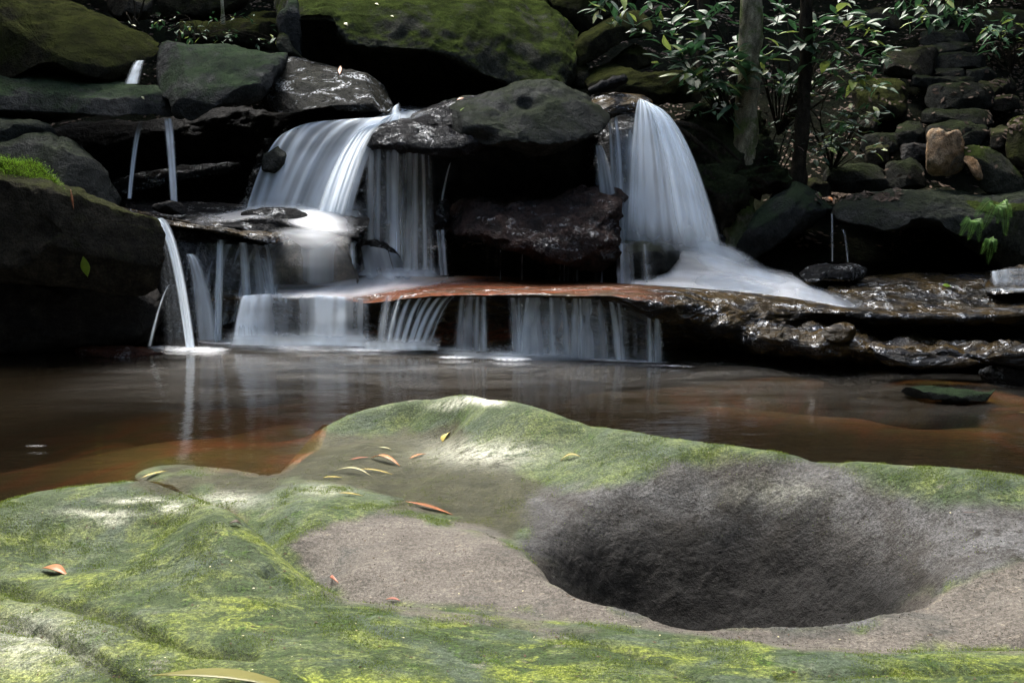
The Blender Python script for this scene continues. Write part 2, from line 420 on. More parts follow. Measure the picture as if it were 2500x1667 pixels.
ss = np.linspace(-1, 1, NX)
BX = ss[None, :] * (yy[:, None] * .66 + .45); BY = yy[:, None] + 0 * ss[None]
bx, by = BX.ravel(), BY.ravel()
bz = bed_h(bx, by)
bz = np.clip(bz, -.75, .34)
ex, ey = bx - .64, by - 2.61                                     # the pothole: a bowl steep on the viewer's side
ang = np.arctan2(ey, ex); ca, sa = np.cos(ang), np.sin(ang)
rx_ = np.where(ex > 0, .66, .55); ry_ = np.where(ey > 0, .60, .44)
rr_ = np.sqrt((ex / rx_) ** 2 + (ey / ry_) ** 2) * (1 + .10 * fbm(np.c_[bx * 2.2, by * 2.2, 0 * bx + 3], 3))
near_ = sstep(.1, -.9, sa); left_ = sstep(0, -.9, ca) * (1 - near_)
ro = 1.22 - .20 * near_ - .08 * left_; ri = .12 + .58 * near_ + .22 * left_
bowl = sstep(0, 1, (ro - rr_) / (ro - ri)) 
bz = bz - .52 * bowl
bz = np.where(by > ridge_y(bx) + .35, np.where(bx > .2, np.minimum(bz, -.035), bz), bz)
BV = np.c_[bx, by, bz]
bu, bv = to_px(BV)
def poly_sd(px, py, poly):
    poly = np.array(poly, float); q = np.roll(poly, -1, 0)
    best = np.full(px.shape, 1e18); inside = np.zeros(px.shape, bool)
    for (ax, ay), (cx, cy) in zip(poly, q):
        ex, ey = cx - ax, cy - ay
        t = np.clip(((px - ax) * ex + (py - ay) * ey) / (ex * ex + ey * ey + 1e-9), 0, 1)
        best = np.minimum(best, (px - ax - t * ex) ** 2 + (py - ay - t * ey) ** 2)
        cond = ((ay > py) != (cy > py)) & (px < (cx - ax) * (py - ay) / (cy - ay + 1e-12) + ax)
        inside ^= cond
    d = np.sqrt(best); return np.where(inside, d, -d)
wob = fbm(BV * 5, 4) * 34
def pmask(poly, soft): return sstep(-soft, soft, poly_sd(bu, bv, poly) + wob)
# where each stone colour lies on the shelf
m_basin = pmask([(700,1330),(800,1285),(900,1262),(1010,1262),(1150,1290),(1280,1350),(1390,1425),(1470,1450),(1500,1500),(1600,1515),(1800,1540),(2100,1540),(2250,1440),(2400,1390),(2560,1370),(2560,1575),(2100,1590),(1900,1580),(1700,1552),(1500,1535),(1280,1518),(1000,1490),(860,1468),(770,1420)], 16)
near_edge = np.abs(0)
m_grey = pmask([(1290,1210),(1420,1175),(1560,1165),(1750,1130),(2000,1185),(2200,1215),(2560,1250),(2560,1420),(2300,1450),(2160,1530),(2000,1550),(1790,1562),(1540,1522),(1385,1446),(1268,1345)], 22)
m_olive = pmask([(600,1120),(780,1080),(850,1058),(960,1056),(1080,1050),(1250,1120),(1330,1180),(1340,1300),(1250,1310),(1120,1275),(1010,1240),(900,1215),(850,1195),(720,1185),(560,1200),(380,1195),(250,1190),(420,1150)], 14)
m_pale = 0
for (eu, ev, ew, eh, st) in [(1185,1105,130,30,.8),(1150,977,60,7,1.4),(1090,990,40,7,1.0),(1195,982,34,8,1.6),(250,1255,80,9,1.0),(340,1222,70,7,1.2),(420,1238,30,14,1.1),(270,1275,40,10,.7),(560,1222,80,16,.6),(60,1560,170,70,.5),(780,1195,60,14,.5),(1900,1200,120,30,.25)]:
    m_pale = np.maximum(m_pale, st * np.exp(-(((bu - eu + wob * .5) / ew) ** 2 + ((bv - ev + wob * .15) / eh) ** 2)))
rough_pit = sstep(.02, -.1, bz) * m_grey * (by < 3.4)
damp_shade_pot = sstep(.13, -.1, bz) * (by < 3.25) * (by > 2.0) * (bu > 1250)  # damp stone plus painted-in shade, darkening with depth in the pothole
# small relief
nn0 = fbm(BV * np.array([2.2, 3.4, 2]), 5)
m_grey = np.maximum(m_grey, sstep(.02, .10, bowl)) 
relief = .005 * nn0 + .003 * fbm(BV * 16, 4)
relief *= np.where(by > 3.7, .3, 1) * (1 - .75 * m_basin)
# a long crack and a few ripples in the mossy front
def crack(pts, wd, dep):
    pp = np.array(pts, float); best = np.full(bu.shape, 1e9)
    for a, b2 in zip(pp[:-1], pp[1:]):
        e = b2 - a; t = np.clip(((bu - a[0]) * e[0] + (bv - a[1]) * e[1]) / (e @ e), 0, 1)
        best = np.minimum(best, np.hypot(bu - a[0] - t * e[0], bv - a[1] - t * e[1]))
    return dep * np.exp(-((best + wob * .25) / wd) ** 2)
cr1 = crack([(-60,1415),(60,1450),(180,1475),(300,1510),(360,1545),(470,1590),(620,1600)], 14, 1)
cr2 = crack([(-60,1500),(100,1530),(220,1600),(330,1667),(420,1720)], 13, 1)
cr3 = crack([(1180,1512),(1400,1545),(1600,1610),(1750,1680)], 10, .8)
cr4 = crack([(1900,1650),(2200,1640),(2500,1632)], 9, .6)
cracks = np.clip(cr1 + cr2 + cr3 + cr4, 0, 1)
relief -= .018 * cracks
step2 = sstep(-10, 14, poly_sd(bu, bv, [(-400,1490),(0,1500),(110,1530),(230,1610),(330,1700),(-400,1800)]) + wob * .3)
relief -= .012 * step2
pit = np.exp(-(((bu - 655) / 24) ** 2 + ((bv - 1400) / 12) ** 2)); relief -= .02 * pit
pebb = fbm(BV * 42, 3, .6); relief += rough_pit * (.006 * np.maximum(pebb, -.1) + .007 * fbm(BV * 12, 4)) + m_grey * .0035 * np.maximum(fbm(BV * 45, 3), -.05)
BV[:, 2] = bz + relief
m_moss = (1 - .8 * sstep(3.2, 4.2, by)) * (1 - m_basin) * (1 - m_grey * .95) * (1 - m_olive * .75) * (bz > -.02)
t = NT('bedrock_moss_and_sandstone')
g = t.n('NewGeometry'); pos = g.outputs['Position']
ps = t.mapv(pos, (1, 1.0, 1))
basin, greym, olive, pale, under, damp_shade_f = (t.attr(k) for k in ('basin', 'grey', 'olive', 'pale', 'under', 'damp'))
ps2 = t.mapv(pos, (1.0, 1.7, 1))
nbig = t.noise(ps2, 2.6, 10, .74, .7); nmid = t.noise(ps2, 9, 6, .68, .4); nfine = t.noise(pos, 95, 4, .7); nsp = t.noise(pos, 260, 2, .6)
greyg = t.mix(t.ramp(nmid, .35, .65), (.06, .092, .056), (.125, .165, .11))
lime = t.mix(t.ramp(nfine, .35, .65), (.15, .21, .03), (.36, .42, .08))
moss_c = t.mix(t.math('MULTIPLY', t.ramp(nbig, .43, .59), t.attr('lim')), greyg, lime)
moss_c = t.mix(t.ramp(t.noise(ps2, 5.2, 10, .78, .9), .48, .56), moss_c, (.06, .095, .035))
deep = t.mix(t.ramp(nfine, .4, .65), (.03, .065, .015), (.09, .16, .025))
moss_c = t.mix(t.ramp(t.noise(pos, 11, 8, .8, .5), .56, .62), moss_c, deep)
moss_c = t.mix(t.ramp(t.noise(ps2, 6.3, 6, .75), .62, .7), moss_c, (.25, .25, .19))
moss_c = t.mix(t.math('MULTIPLY', t.attr('crack'), .75), moss_c, (.03, .045, .012))
basin_c = t.mix(t.ramp(t.noise(ps2, 5, 6, .7, .4), .35, .65), (.14, .128, .11), (.235, .215, .187))
basin_c = t.mix(t.ramp(t.noise(t.mapv(pos, (1, 2.4, 1)), 14, 5, .75), .60, .68), basin_c, (.33, .29, .235))
basin_c = t.mix(t.ramp(t.noise(ps2, 3.4, 5, .65, .8), .52, .66), basin_c, (.13, .128, .115))
grey_c = t.mix(t.ramp(t.noise(pos, 3.3, 6, .68, .6), .38, .62), (.085, .08, .072), (.19, .195, .20))
grey_c = t.mix(t.ramp(t.noise(pos, 16, 6, .75), .54, .64), grey_c, (.05, .046, .04))
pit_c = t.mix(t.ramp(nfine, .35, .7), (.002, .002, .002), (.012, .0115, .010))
olive_c = t.mix(t.ramp(t.noise(pos, 12, 6, .7), .35, .65), (.035, .038, .016), (.085, .085, .042))
under_c = t.mix(t.ramp(t.noise(t.mapv(pos, (1, 1.4, 1)), 2.2, 6, .65, 1), .42, .62), (.13, .11, .045), (.24, .10, .045))
col = moss_c
col = t.mix(olive, col, olive_c)
col = t.mix(basin, col, basin_c)
col = t.mix(greym, col, grey_c)
col = t.mix(damp_shade_f, col, pit_c)
pn = t.ramp(t.noise(t.mapv(pos, (1, 2, 1)), 18, 6, .75, .4), .36, .52)
col = t.mix(t.math('MULTIPLY', pale, pn, clamp=True), col, (.85, .88, .72))
col = t.mix(under, col, under_c)
col = t.mix(.7, col, t.ramp(nfine, .38, .63, (.5, .5, .5, 1), (1.5, 1.5, 1.5, 1)), 'MULTIPLY')
col = t.mix(.5, col, t.ramp(nsp, .38, .62, (.4, .4, .4, 1), (1.6, 1.6, 1.6, 1)), 'MULTIPLY')
col = t.mix(1.0, col, (.56, .55, .54), 'MULTIPLY')
b_ = t.bump(t.noise(ps2, 20, 6, .7), .8, .015)
b_ = t.bump(nfine, .9, .007, b_); b_ = t.bump(nsp, .6, .003, b_)
p = t.n('BsdfPrincipled'); t.l(col, p.inputs['Base Color']); t.l(b_, p.inputs['Normal'])
rr = t.math('ADD', .62, t.math('MULTIPLY', t.math('MAXIMUM', olive, t.attr('wetline')), -.3)); t.l(rr, p.inputs['Roughness'])
p.inputs['Specular IOR Level'].default_value = .12
t.l(p.outputs[0], t.out.inputs[0])
m_under = sstep(.012, -.03, bz + wob * .0004) * (by > ridge_y(bx)) * (by > 2.6)
bedrock = mesh_obj('bedrock', BV, grid_faces(NY, NX), t.m, attrs=dict(lim=.42 + .58 * sstep(2.8, 2.25, by + .12 * nn0), basin=m_basin, grey=m_grey * (1 - m_basin), olive=m_olive, pale=m_pale, under=m_under, damp=np.clip(damp_shade_pot * m_grey, 0, .95), crack=cracks,
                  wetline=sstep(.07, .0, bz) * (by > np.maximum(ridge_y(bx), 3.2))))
tag(bedrock, kind='structure')

# ------------------------------------------------------------------ the pool
t = NT('pool_water')
g = t.n('NewGeometry'); pos = g.outputs['Position']
st = t.mapv(pos, (.9, 3.2, 1))
b_ = t.bump(t.noise(st, 2.2, 4, .55, .6), .11, .05); b_ = t.bump(t.noise(t.mapv(pos, (3, 12, 1)), 3, 3, .5), .05, .02, b_)
gl = t.n('BsdfGlossy'); gl.inputs['Roughness'].default_value = .075; t.l(b_, gl.inputs['Normal'])
tr = t.n('BsdfTransparent'); df = t.n('BsdfDiffuse'); df.inputs['Color'].default_value = (.012, .009, .005, 1)
murk = t.attr('murk')
milk_sheen = t.attr('milk_sheen')  # pale tint painted in for milky reflections, also aerated water by the falls
tc = t.mix(murk, (.80, .72, .56), (.06, .05, .028)); t.l(tc, tr.inputs['Color'])
m1 = t.n('MixShader'); t.l(t.math('MULTIPLY', murk, .62), m1.inputs[0]); t.l(tr.outputs[0], m1.inputs[1]); t.l(df.outputs[0], m1.inputs[2])
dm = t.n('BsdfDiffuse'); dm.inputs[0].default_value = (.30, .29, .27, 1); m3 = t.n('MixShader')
t.l(t.math('MULTIPLY', milk_sheen, t.ramp(t.noise(t.mapv(pos, (.8, 3.5, 1)), 1.6, 5, .6, .8), .3, .75)), m3.inputs[0]); t.l(m1.outputs[0], m3.inputs[1]); t.l(dm.outputs[0], m3.inputs[2]); m1 = m3
fr = t.n('Fresnel'); fr.inputs['IOR'].default_value = 1.5; t.l(b_, fr.inputs['Normal'])
m2 = t.n('MixShader'); t.l(fr.outputs[0], m2.inputs[0]); t.l(m1.outputs[0], m2.inputs[1]); t.l(gl.outputs[0], m2.inputs[2])
t.l(m2.outputs[0], t.out.inputs[0])
WX, WY = np.meshgrid(np.linspace(-7, 7, 300), np.linspace(2.6, 9.3, 220))
wv = np.c_[WX.ravel(), WY.ravel(), 0 * WX.ravel()]
dep = -bed_h(wv[:, 0], wv[:, 1])
inpot = (wv[:, 1] < ridge_y(wv[:, 0]) - .02) | ((wv[:, 0] > -.9) & (wv[:, 1] < 3.3) & (wv[:, 0] < 1.4))
murkv = 1 - np.exp(-np.clip(dep, 0, 1) * 3.2)
WF = grid_faces(220, 300)
keep = ~inpot[WF].any(1)
water = mesh_obj('pool_water', wv, WF[keep], t.m, attrs=dict(murk=murkv, milk_sheen=.34 * sstep(4.6, 7.0, wv[:, 1]) * sstep(-3.2, -2.2, wv[:, 0]) * sstep(2.4, .2, wv[:, 0]) + .10 * sstep(4.2, 5.6, wv[:, 1]) * sstep(0, 1.5, wv[:, 0]))); tag(water, kind='structure')

# ------------------------------------------------------------------ ledges and big rocks
U =   [480, 560, 650, 800, 900,1000,1100,1250,1400,1500,1600,1750,1900,2050,2200,2350,2500,2750]
LY =  [7.45,7.4, 7.3, 7.2, 7.1,7.0, 6.95,6.75,6.6, 6.5, 6.4, 6.6, 6.5, 6.35,6.3, 6.25,6.2, 6.1]
vB =  [715, 705, 700, 690, 668,670, 672, 678, 686, 691, 698, 709, 725, 750, 762, 756, 748, 745]
YB =  [8.1, 8.1, 8.2, 8.5, 8.7,8.8, 8.8, 8.4, 8.1, 8.0, 7.7, 7.4, 7.2, 6.9, 6.85,6.9, 7.0, 7.0]
vC =  [735, 728, 725, 724, 733,722, 716, 716, 718, 716, 728, 737, 750, 768, 776, 776, 770, 768]
YC =  [7.45,7.4, 7.3, 7.2, 7.1,7.0, 6.95,6.75,6.6, 6.5, 6.4, 6.75,6.75,6.6, 6.5, 6.5, 6.5, 6.5]
vD =  [745, 740, 740, 745, 752,740, 732, 732, 736, 745, 775, 765, 790, 790, 795, 800, 798, 795]
YD =  [7.6, 7.55,7.5, 7.4, 7.3,7.2, 7.15,6.95,6.8, 6.6, 6.45,6.5, 6.6, 6.9, 6.9, 6.95,6.9, 6.9]
vE =  [770, 770, 770, 770, 775,768, 762, 765, 770, 778, 790, 800, 812, 825, 835, 838, 842, 840]
YE =  [7.75,7.7, 7.6, 7.5, 7.4,7.4, 7.35,7.2, 7.1, 6.95,6.9, 6.45,6.35,6.4, 6.6, 6.65,6.7, 6.7]
vF =  [800, 800, 800, 805, 805,800, 800, 805, 812, 820, 825, 828, 835, 852, 868, 868, 872, 870]
YF =  [7.7, 7.6, 7.5, 7.45,7.4,7.35,7.3, 7.1, 7.0, 6.95,6.95,6.7, 6.15,6.0, 6.05,6.0, 6.0, 6.0]
vG =  [830, 830, 830, 835, 838,840, 845, 850, 855, 862, 862, 855, 860, 875, 888, 892, 896, 896]
YG =  [7.6, 7.5, 7.4, 7.35,7.3,7.2, 7.1, 6.95,6.9, 6.95,7.1, 7.2, 6.9, 6.75,6.6, 6.5, 6.4, 6.4]
vH =  [900, 900, 900, 900, 905,905, 910, 915, 925, 935, 940, 945, 950, 960, 970, 975, 980, 985]
YH =  [7.5, 7.4, 7.4, 7.3, 7.3,7.2, 7.1, 7.0, 6.9, 6.9, 7.1, 7.2, 6.95,6.8, 6.6, 6.5, 6.4, 6.4]
rows = []
rows.append([(a, b + 6, y + 1.6) for a, b, y in zip(U, vB, YB)])
for vv, YY in ((vB, YB), (vC, YC), (vD, YD), (vE, YE), (vF, YF), (vG, YG), (vH, YH)):
    rows.append(list(zip(U, vv, YY)))
def ledge_attrs(B, V):
    red = sstep(1680, 1450, B[:, 0]) * sstep(700, 900, B[:, 0])
    return dict(red=red)
def mk_ledge_mat():
    t = NT('ledge_rock')
    g = t.n('NewGeometry'); pos = g.outputs['Position']; nor = g.outputs['Normal']
    pm = t.mapv(pos, (1, 1, 2.4))
    col = t.mix(t.ramp(t.noise(pm, 2.2, 6, .65, .7), .38, .6), (.008, .007, .005), (.045, .030, .011))
    col = t.mix(t.ramp(t.noise(pm, 3.7, 5, .6, .5), .5, .62), col, (.014, .014, .015))
    sep = t.n('SeparateXYZ'); t.l(nor, sep.inputs[0])
    top = t.ramp(sep.outputs[2], .55, .85)
    redc = t.mix(t.ramp(t.noise(t.mapv(pos, (.8, 3, 1)), 3.0, 6, .65, .6), .4, .62), (.05, .032, .018), (.15, .042, .018))
    col = t.mix(t.math('MULTIPLY', t.math('MULTIPLY', top, t.attr('red')), .95), col, redc)
    col = t.mix(.7, col, t.ramp(t.noise(pos, 40, 5, .7), .3, .72, (.4, .4, .4, 1), (1.6, 1.6, 1.6, 1)), 'MULTIPLY')
    b = t.bump(t.noise(pm, 6, 5, .55, .4), 1, .09); b = t.bump(t.noise(t.mapv(pos, (3, 3, 14)), 2.2, 5, .6, .6), .55, .04, b)
    b = t.bump(t.noise(pos, 34, 4, .6), .4, .010, b)
    rg = t.ramp(t.noise(pm, 3, 4, .6), .35, .65, (.10, .10, .10, 1), (.3, .3, .3, 1))
    sheen(t, col, rg, b, .13); return t.m
MW['ledge'] = mk_ledge_mat()
def ledge_amp(B, V):
    cv_ = np.interp(B[:, 0], U, vB)
    return (.18 + 1.3 * sstep(1500, 1750, B[:, 0])) * (.12 + .88 * sstep(2, 50, B[:, 1] - cv_))
ledge = loft(rows, 170, 560, .085, 1.5, MW['ledge'], 'rock_ledge', 'long wet stone ledge crossing above the pool with red brown top and dark broken face', 'rock ledge',
             aniso=(1, 1, 3.0), amp_f=ledge_amp, ridged=.6, attrs_f=ledge_attrs)

OR = outline_rock
OR([(-160,-90),(0,-60),(86,-8),(184,14),(245,38),(306,64),(352,80),(396,103),(380,130),(352,150),(325,175),(285,195),(214,195),(122,176),(0,170),(-160,170)], 9.3, .7, nose=(120,130), lean=.9, pq=(.75,.85), mat='olive', amp=.05,
   label='huge brown mossy boulder overhanging the top left corner above the grey slab')
OR([(-160,150),(0,161),(122,170),(214,186),(300,195),(352,208),(388,212),(412,240),(434,272),(400,277),(300,273),(200,284),(100,290),(0,287),(-160,290)], 8.7, .45, nose=(180,268), lean=1.2, pq=(.9,.9), mat='grey_plate', amp=.035,
   label='long flat grey slab under the huge brown boulder at the left edge')
OR([(395,103),(440,107),(470,112),(550,113),(600,124),(660,132),(698,133),(690,168),(672,202),(650,236),(615,252),(550,258),(500,272),(446,291),(430,282),(424,262),(400,232),(376,200),(374,150)], 8.75, .4, nose=(520,246), lean=1.3, pq=(.95,.9), mat='grey_plate', amp=.035,
   label='tilted grey green rock plate with a pale lower rim between the slab and the waterfall')
OR([(640,160),(665,134),(700,133),(735,143),(790,160),(850,168),(890,179),(930,195),(956,215),(972,246),(968,264),(900,270),(820,266),(750,264),(690,266),(640,262)], 8.95, .45, nose=(800,250), lean=1.0, pq=(.85,.9), mat='wet_brown_plate', amp=.05, ridged=.4,
   label='dark brown wet rock with dripping underside right of the tilted grey plate')
OR([(-160,385),(0,398),(80,402),(110,420),(160,458),(195,463),(215,478),(270,500),(320,520),(375,533),(398,560),(396,610),(388,680),(372,712),(300,722),(236,712),(100,690),(0,684),(-160,680)], 6.9, .55, nose=(150,560), lean=.35, pq=(.45,.6), mat='brown_dry', amp=.035,
   label='massive dark block on the left bank beside the thin arc of water')
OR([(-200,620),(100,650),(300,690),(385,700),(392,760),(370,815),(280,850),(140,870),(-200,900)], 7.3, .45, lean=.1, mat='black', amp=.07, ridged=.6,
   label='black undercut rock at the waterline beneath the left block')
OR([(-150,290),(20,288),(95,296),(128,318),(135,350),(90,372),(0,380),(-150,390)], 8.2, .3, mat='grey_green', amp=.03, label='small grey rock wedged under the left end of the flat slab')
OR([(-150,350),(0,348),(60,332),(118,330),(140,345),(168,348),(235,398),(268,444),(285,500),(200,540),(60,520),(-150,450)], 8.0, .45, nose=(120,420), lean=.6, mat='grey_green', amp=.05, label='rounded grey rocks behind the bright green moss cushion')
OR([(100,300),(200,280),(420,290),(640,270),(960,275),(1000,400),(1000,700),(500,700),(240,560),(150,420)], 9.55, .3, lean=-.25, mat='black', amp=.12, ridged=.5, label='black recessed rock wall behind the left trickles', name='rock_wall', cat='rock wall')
OR([(260,455),(330,430),(400,415),(480,405),(560,398),(600,400),(575,415),(500,430),(420,440),(380,445),(300,470)], 8.95, .3, nose=(450,432), lean=1.2, mat='dark_wet', amp=.05, ridged=.5, label='low glistening dark shelf behind the two thin trickles')
# shelf with golden rim
OR([(250,498),(320,510),(375,526),(440,537),(520,545),(600,555),(665,565),(740,576),(738,590),(655,593),(600,581),(510,565),(430,555),(375,543),(300,524)], 7.7, .16, lean=2.6, mat='ledge', amp=.015, cuts=3, label='thin brown rock shelf with a golden rim above the left strands', name='rock_shelf', cat='rock shelf')
OR([(260,485),(400,492),(560,500),(700,505),(860,522),(900,545),(800,556),(700,560),(560,556),(400,545),(300,520)], 8.15, .12, lean=5, mat='dark_wet', amp=.02, cuts=2, label='flat wet rock floor of the middle basin', name='rock_shelf', cat='rock shelf')
OR([(380,560),(520,575),(660,590),(700,640),(680,720),(600,790),(500,850),(400,850),(385,760),(395,650)], 8.0, .25, lean=-.15, mat='dark_wet', amp=.08, ridged=.5, label='dark wet wall below the golden rimmed shelf', name='rock_wall', cat='rock wall')
OR([(370,500),(410,490),(440,495),(452,510),(446,525),(400,525),(375,515)], 7.85, .14, mat='black', amp=.02, M=80, K=20, label='little black stone on the shelf at the foot of the left trickles')
OR([(585,535),(598,515),(640,509),(690,507),(735,514),(752,536),(735,556),(690,562),(630,560),(590,548)], 7.8, .25, nose=(670,548), lean=1.0, mat='dark_wet', amp=.035, ridged=.5, label='bluish wet flat rock in the middle basin left of the white water')
OR([(622,552),(650,538),(690,537),(708,548),(700,562),(660,566),(630,562)], 7.7, .12, mat='ledge', amp=.015, M=80, K=20, label='small olive stone sitting on the bluish wet flat rock')
OR([(604,520),(612,450),(640,372),(675,340),(720,312),(800,292),(900,284),(990,272),(1010,330),(980,520),(900,560),(700,560),(620,545)], 8.75, .35, nose=(780,470), lean=.35, mat='dark_wet', amp=.12, ridged=.5, freq=2.2, label='dark rock face under the middle waterfall veils')
OR([(645,380),(672,352),(705,358),(702,420),(640,420)], 8.35, .12, mat='grey_green', amp=.03, M=80, K=20, label='small grey rock showing at the left of the middle waterfall')
OR([(870,270),(985,262),(1080,268),(1200,250),(1480,240),(1500,330),(1200,340),(1050,320),(900,310)], 9.3, .35, lean=1, mat='dark_wet', amp=.03, label='wet stream bed rock where the water arrives behind the centre boulder')
OR([(1020,300),(1060,262),(1130,242),(1200,229),(1262,208),(1300,201),(1345,201),(1385,214),(1425,221),(1455,238),(1480,256),(1492,282),(1480,302),(1448,322),(1400,346),(1345,364),(1292,373),(1235,356),(1170,345),(1090,330)], 8.6, .6, nose=(1260,330), lean=1.0, pq=(.8,.85), mat='grey_green', amp=.07, freq=1.8, cuts=5,
   dents=[(1288,252,24,.07),(1230,300,40,.05),(1180,335,30,.06)], label='rounded grey green boulder in the centre between the two waterfalls')
OR([(884,335),(892,316),(935,306),(985,300),(1050,304),(1110,318),(1160,338),(1200,350),(1130,374),(1085,386),(1040,374),(960,364),(905,356)], 8.15, .35, nose=(1020,350), lean=1.2, pq=(.85,.85), mat='shiny', amp=.07, ridged=.6, freq=3, label='shiny black wet lobe jutting left from under the centre boulder')
OR([(1000,286),(1050,256),(1120,241),(1200,230),(1235,245),(1215,285),(1150,305),(1080,302)], 8.45, .2, nose=(1120,285), lean=2.2, pq=(.9,.85), mat='shiny', amp=.05, ridged=.6, freq=3, label='glossy wet shoulder on the upper left of the centre boulder')
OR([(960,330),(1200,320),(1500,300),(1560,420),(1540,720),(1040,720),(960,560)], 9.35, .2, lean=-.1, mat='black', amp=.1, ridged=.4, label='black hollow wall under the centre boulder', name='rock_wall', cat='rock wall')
OR([(1082,540),(1088,510),(1115,490),(1175,484),(1250,490),(1340,488),(1400,470),(1470,462),(1510,474),(1522,492),(1507,525),(1505,570),(1512,630),(1500,656),(1465,662),(1440,652),(1385,640),(1330,640),(1270,606),(1200,590),(1150,566),(1100,562)], 8.1, .45, nose=(1380,615), lean=1.3, pq=(.75,.8), mat='brown_wet', amp=.10, ridged=.6, freq=2.4, M=220, K=44,
   label='glistening dark brown boulder below the hollow between the waterfalls')
OR([(1065,500),(1080,478),(1095,490),(1098,550),(1085,572),(1062,560)], 8.2, .1, mat='shiny', amp=.02, M=70, K=18, label='narrow wet stone that the thin middle trickle hits')
OR([(648,700),(652,650),(676,604),(712,580),(765,571),(820,580),(852,600),(866,640),(866,700),(760,712)], 7.95, .35, nose=(755,620), lean=.3, cuts=2, mat='dome', amp=.02, label='smooth brown dome rock under a sheet of water left of centre')
OR([(855,620),(872,590),(900,585),(940,600),(985,625),(1010,680),(1000,710),(870,710)], 8.15, .25, mat='dark_wet', amp=.06, ridged=.4, label='dark rock under the splashes right of the brown dome')
OR([(960,600),(1040,590),(1090,585),(1100,690),(960,690)], 8.6, .2, mat='dark_wet', amp=.06, ridged=.4, label='dark wet rocks at the foot of the straight water strands')
OR([(1440,262),(1480,238),(1560,238),(1590,262),(1660,330),(1730,470),(1775,600),(1700,660),(1500,660),(1470,500),(1440,400)], 9.0, .3, nose=(1600,500), lean=.25, mat='dark_wet', amp=.1, ridged=.4, label='dark rock face behind the right waterfall')
OR([(1440,252),(1470,232),(1540,234),(1580,240),(1590,256),(1520,275),(1450,300)], 8.85, .2, nose=(1500,270), lean=1.5, mat='ledge', amp=.02, M=90, K=22, label='reddish brown lip rock at the top of the right waterfall')
OR([(1512,500),(1560,492),(1620,482),(1640,560),(1630,600),(1515,600)], 8.6, .2, mat='dark_wet', amp=.03, M=100, K=24, label='dark rock seen through the lower veil of the right waterfall')
OR([(1512,592),(1560,588),(1625,596),(1662,612),(1658,632),(1628,665),(1590,684),(1530,686),(1514,650)], 8.25, .25, nose=(1590,640), lean=.2, mat='grey_green', amp=.015, M=110, K=26, label='smooth grey rock with a curved edge at the foot of the right waterfall')
# right bank
OR([(1790,612),(1812,570),(1850,518),(1896,474),(1940,455),(1990,472),(2032,500),(2034,512),(1985,545),(1920,580),(1870,612),(1820,630)], 8.9, .45, nose=(1900,545), lean=.5, mat='grey_plate', amp=.06, ridged=.3, facet=2, label='grey wedge shaped rock with a crack right of the white rapids')
OR([(2034,505),(2060,485),(2110,468),(2180,460),(2300,466),(2400,474),(2620,478),(2640,600),(2440,600),(2330,562),(2250,548),(2160,562),(2100,552),(2040,532)], 8.75, .5, nose=(2260,520), lean=1.6, pq=(.8,.85), mat='grey_green', amp=.05, label='long flat slab on the right bank with a deep black undercut')
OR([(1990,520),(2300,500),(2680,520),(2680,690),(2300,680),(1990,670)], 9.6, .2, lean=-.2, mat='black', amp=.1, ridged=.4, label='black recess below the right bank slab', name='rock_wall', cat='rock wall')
OR([(2290,520),(2340,498),(2420,492),(2540,500),(2640,520),(2640,640),(2500,650),(2430,650),(2380,620),(2310,570)], 8.55, .35, nose=(2440,560), lean=.3, mat='bright_moss', amp=.05, label='mossy end of the right bank slab where the ferns grow')
OR([(1950,672),(1985,648),(2040,640),(2100,648),(2118,668),(2100,684),(2020,684)], 8.0, .2, lean=1, mat='dark_wet', amp=.05, ridged=.5, M=100, K=24, label='low black wet rock right of the white rapids')
OR([(1960,690),(2060,678),(2200,664),(2330,672),(2450,650),(2700,660),(2700,790),(2300,780),(2100,775),(1980,740)], 7.8, .3, nose=(2300,760), lean=3, pq=(1,.9), mat='ledge', amp=.05, ridged=.3, label='reddish stream bed rock on the right above the ledge')
OR([(2400,700),(2430,668),(2480,655),(2700,655),(2700,715),(2480,718)], 7.6, .25, nose=(2500,700), lean=1, mat='ledge', amp=.04, label='brown rock step with a small cascade at the right edge')
OR([(2190,957),(2230,946),(2330,951),(2440,962),(2455,972),(2400,977),(2300,974),(2210,968)], 5.2, .12, lean=3, mat='grey_plate', amp=.02, M=100, K=22, label='low grey rock barely above the water at the right')
OR([(160,855),(220,838),(300,840),(360,852),(405,868),(400,876),(330,878),(230,872),(165,868)], 6.85, .15, lean=2.5, mat=rock_mat('red_wet_rock', (.05,.018,.010), (.17,.055,.03), wet=1, rough=(.15,.4), bump=1.2, c3=(.03,.03,.03)), amp=.04, M=110, K=22, label='low red wet rocks at the waterline under the left block')
OR([(2395,905),(2440,895),(2520,890),(2560,900),(2560,945),(2460,940),(2400,925)], 5.75, .15, lean=.8, mat='dark_wet', amp=.05, ridged=.5, M=90, K=20, label='jagged black rock at the right edge under the ledge')
for pts, Yc, lb in (([(2010,800),(2060,788),(2085,800),(2078,828),(2040,836),(2008,818)], 6.05, 'small tan angular stone sticking out of the right ledge'),
                    ([(2130,858),(2180,850),(2300,872),(2390,880),(2380,892),(2250,894),(2150,888)], 5.75, 'grey flat stone at the foot of the right ledge'),
                    ([(2400,872),(2460,850),(2560,845),(2560,888),(2420,890)], 5.7, 'grey stone in the lower ledge at the right edge')):
    OR(pts, Yc, .14, lean=.8, mat='ledge', amp=.03, M=90, K=22, label=lb)

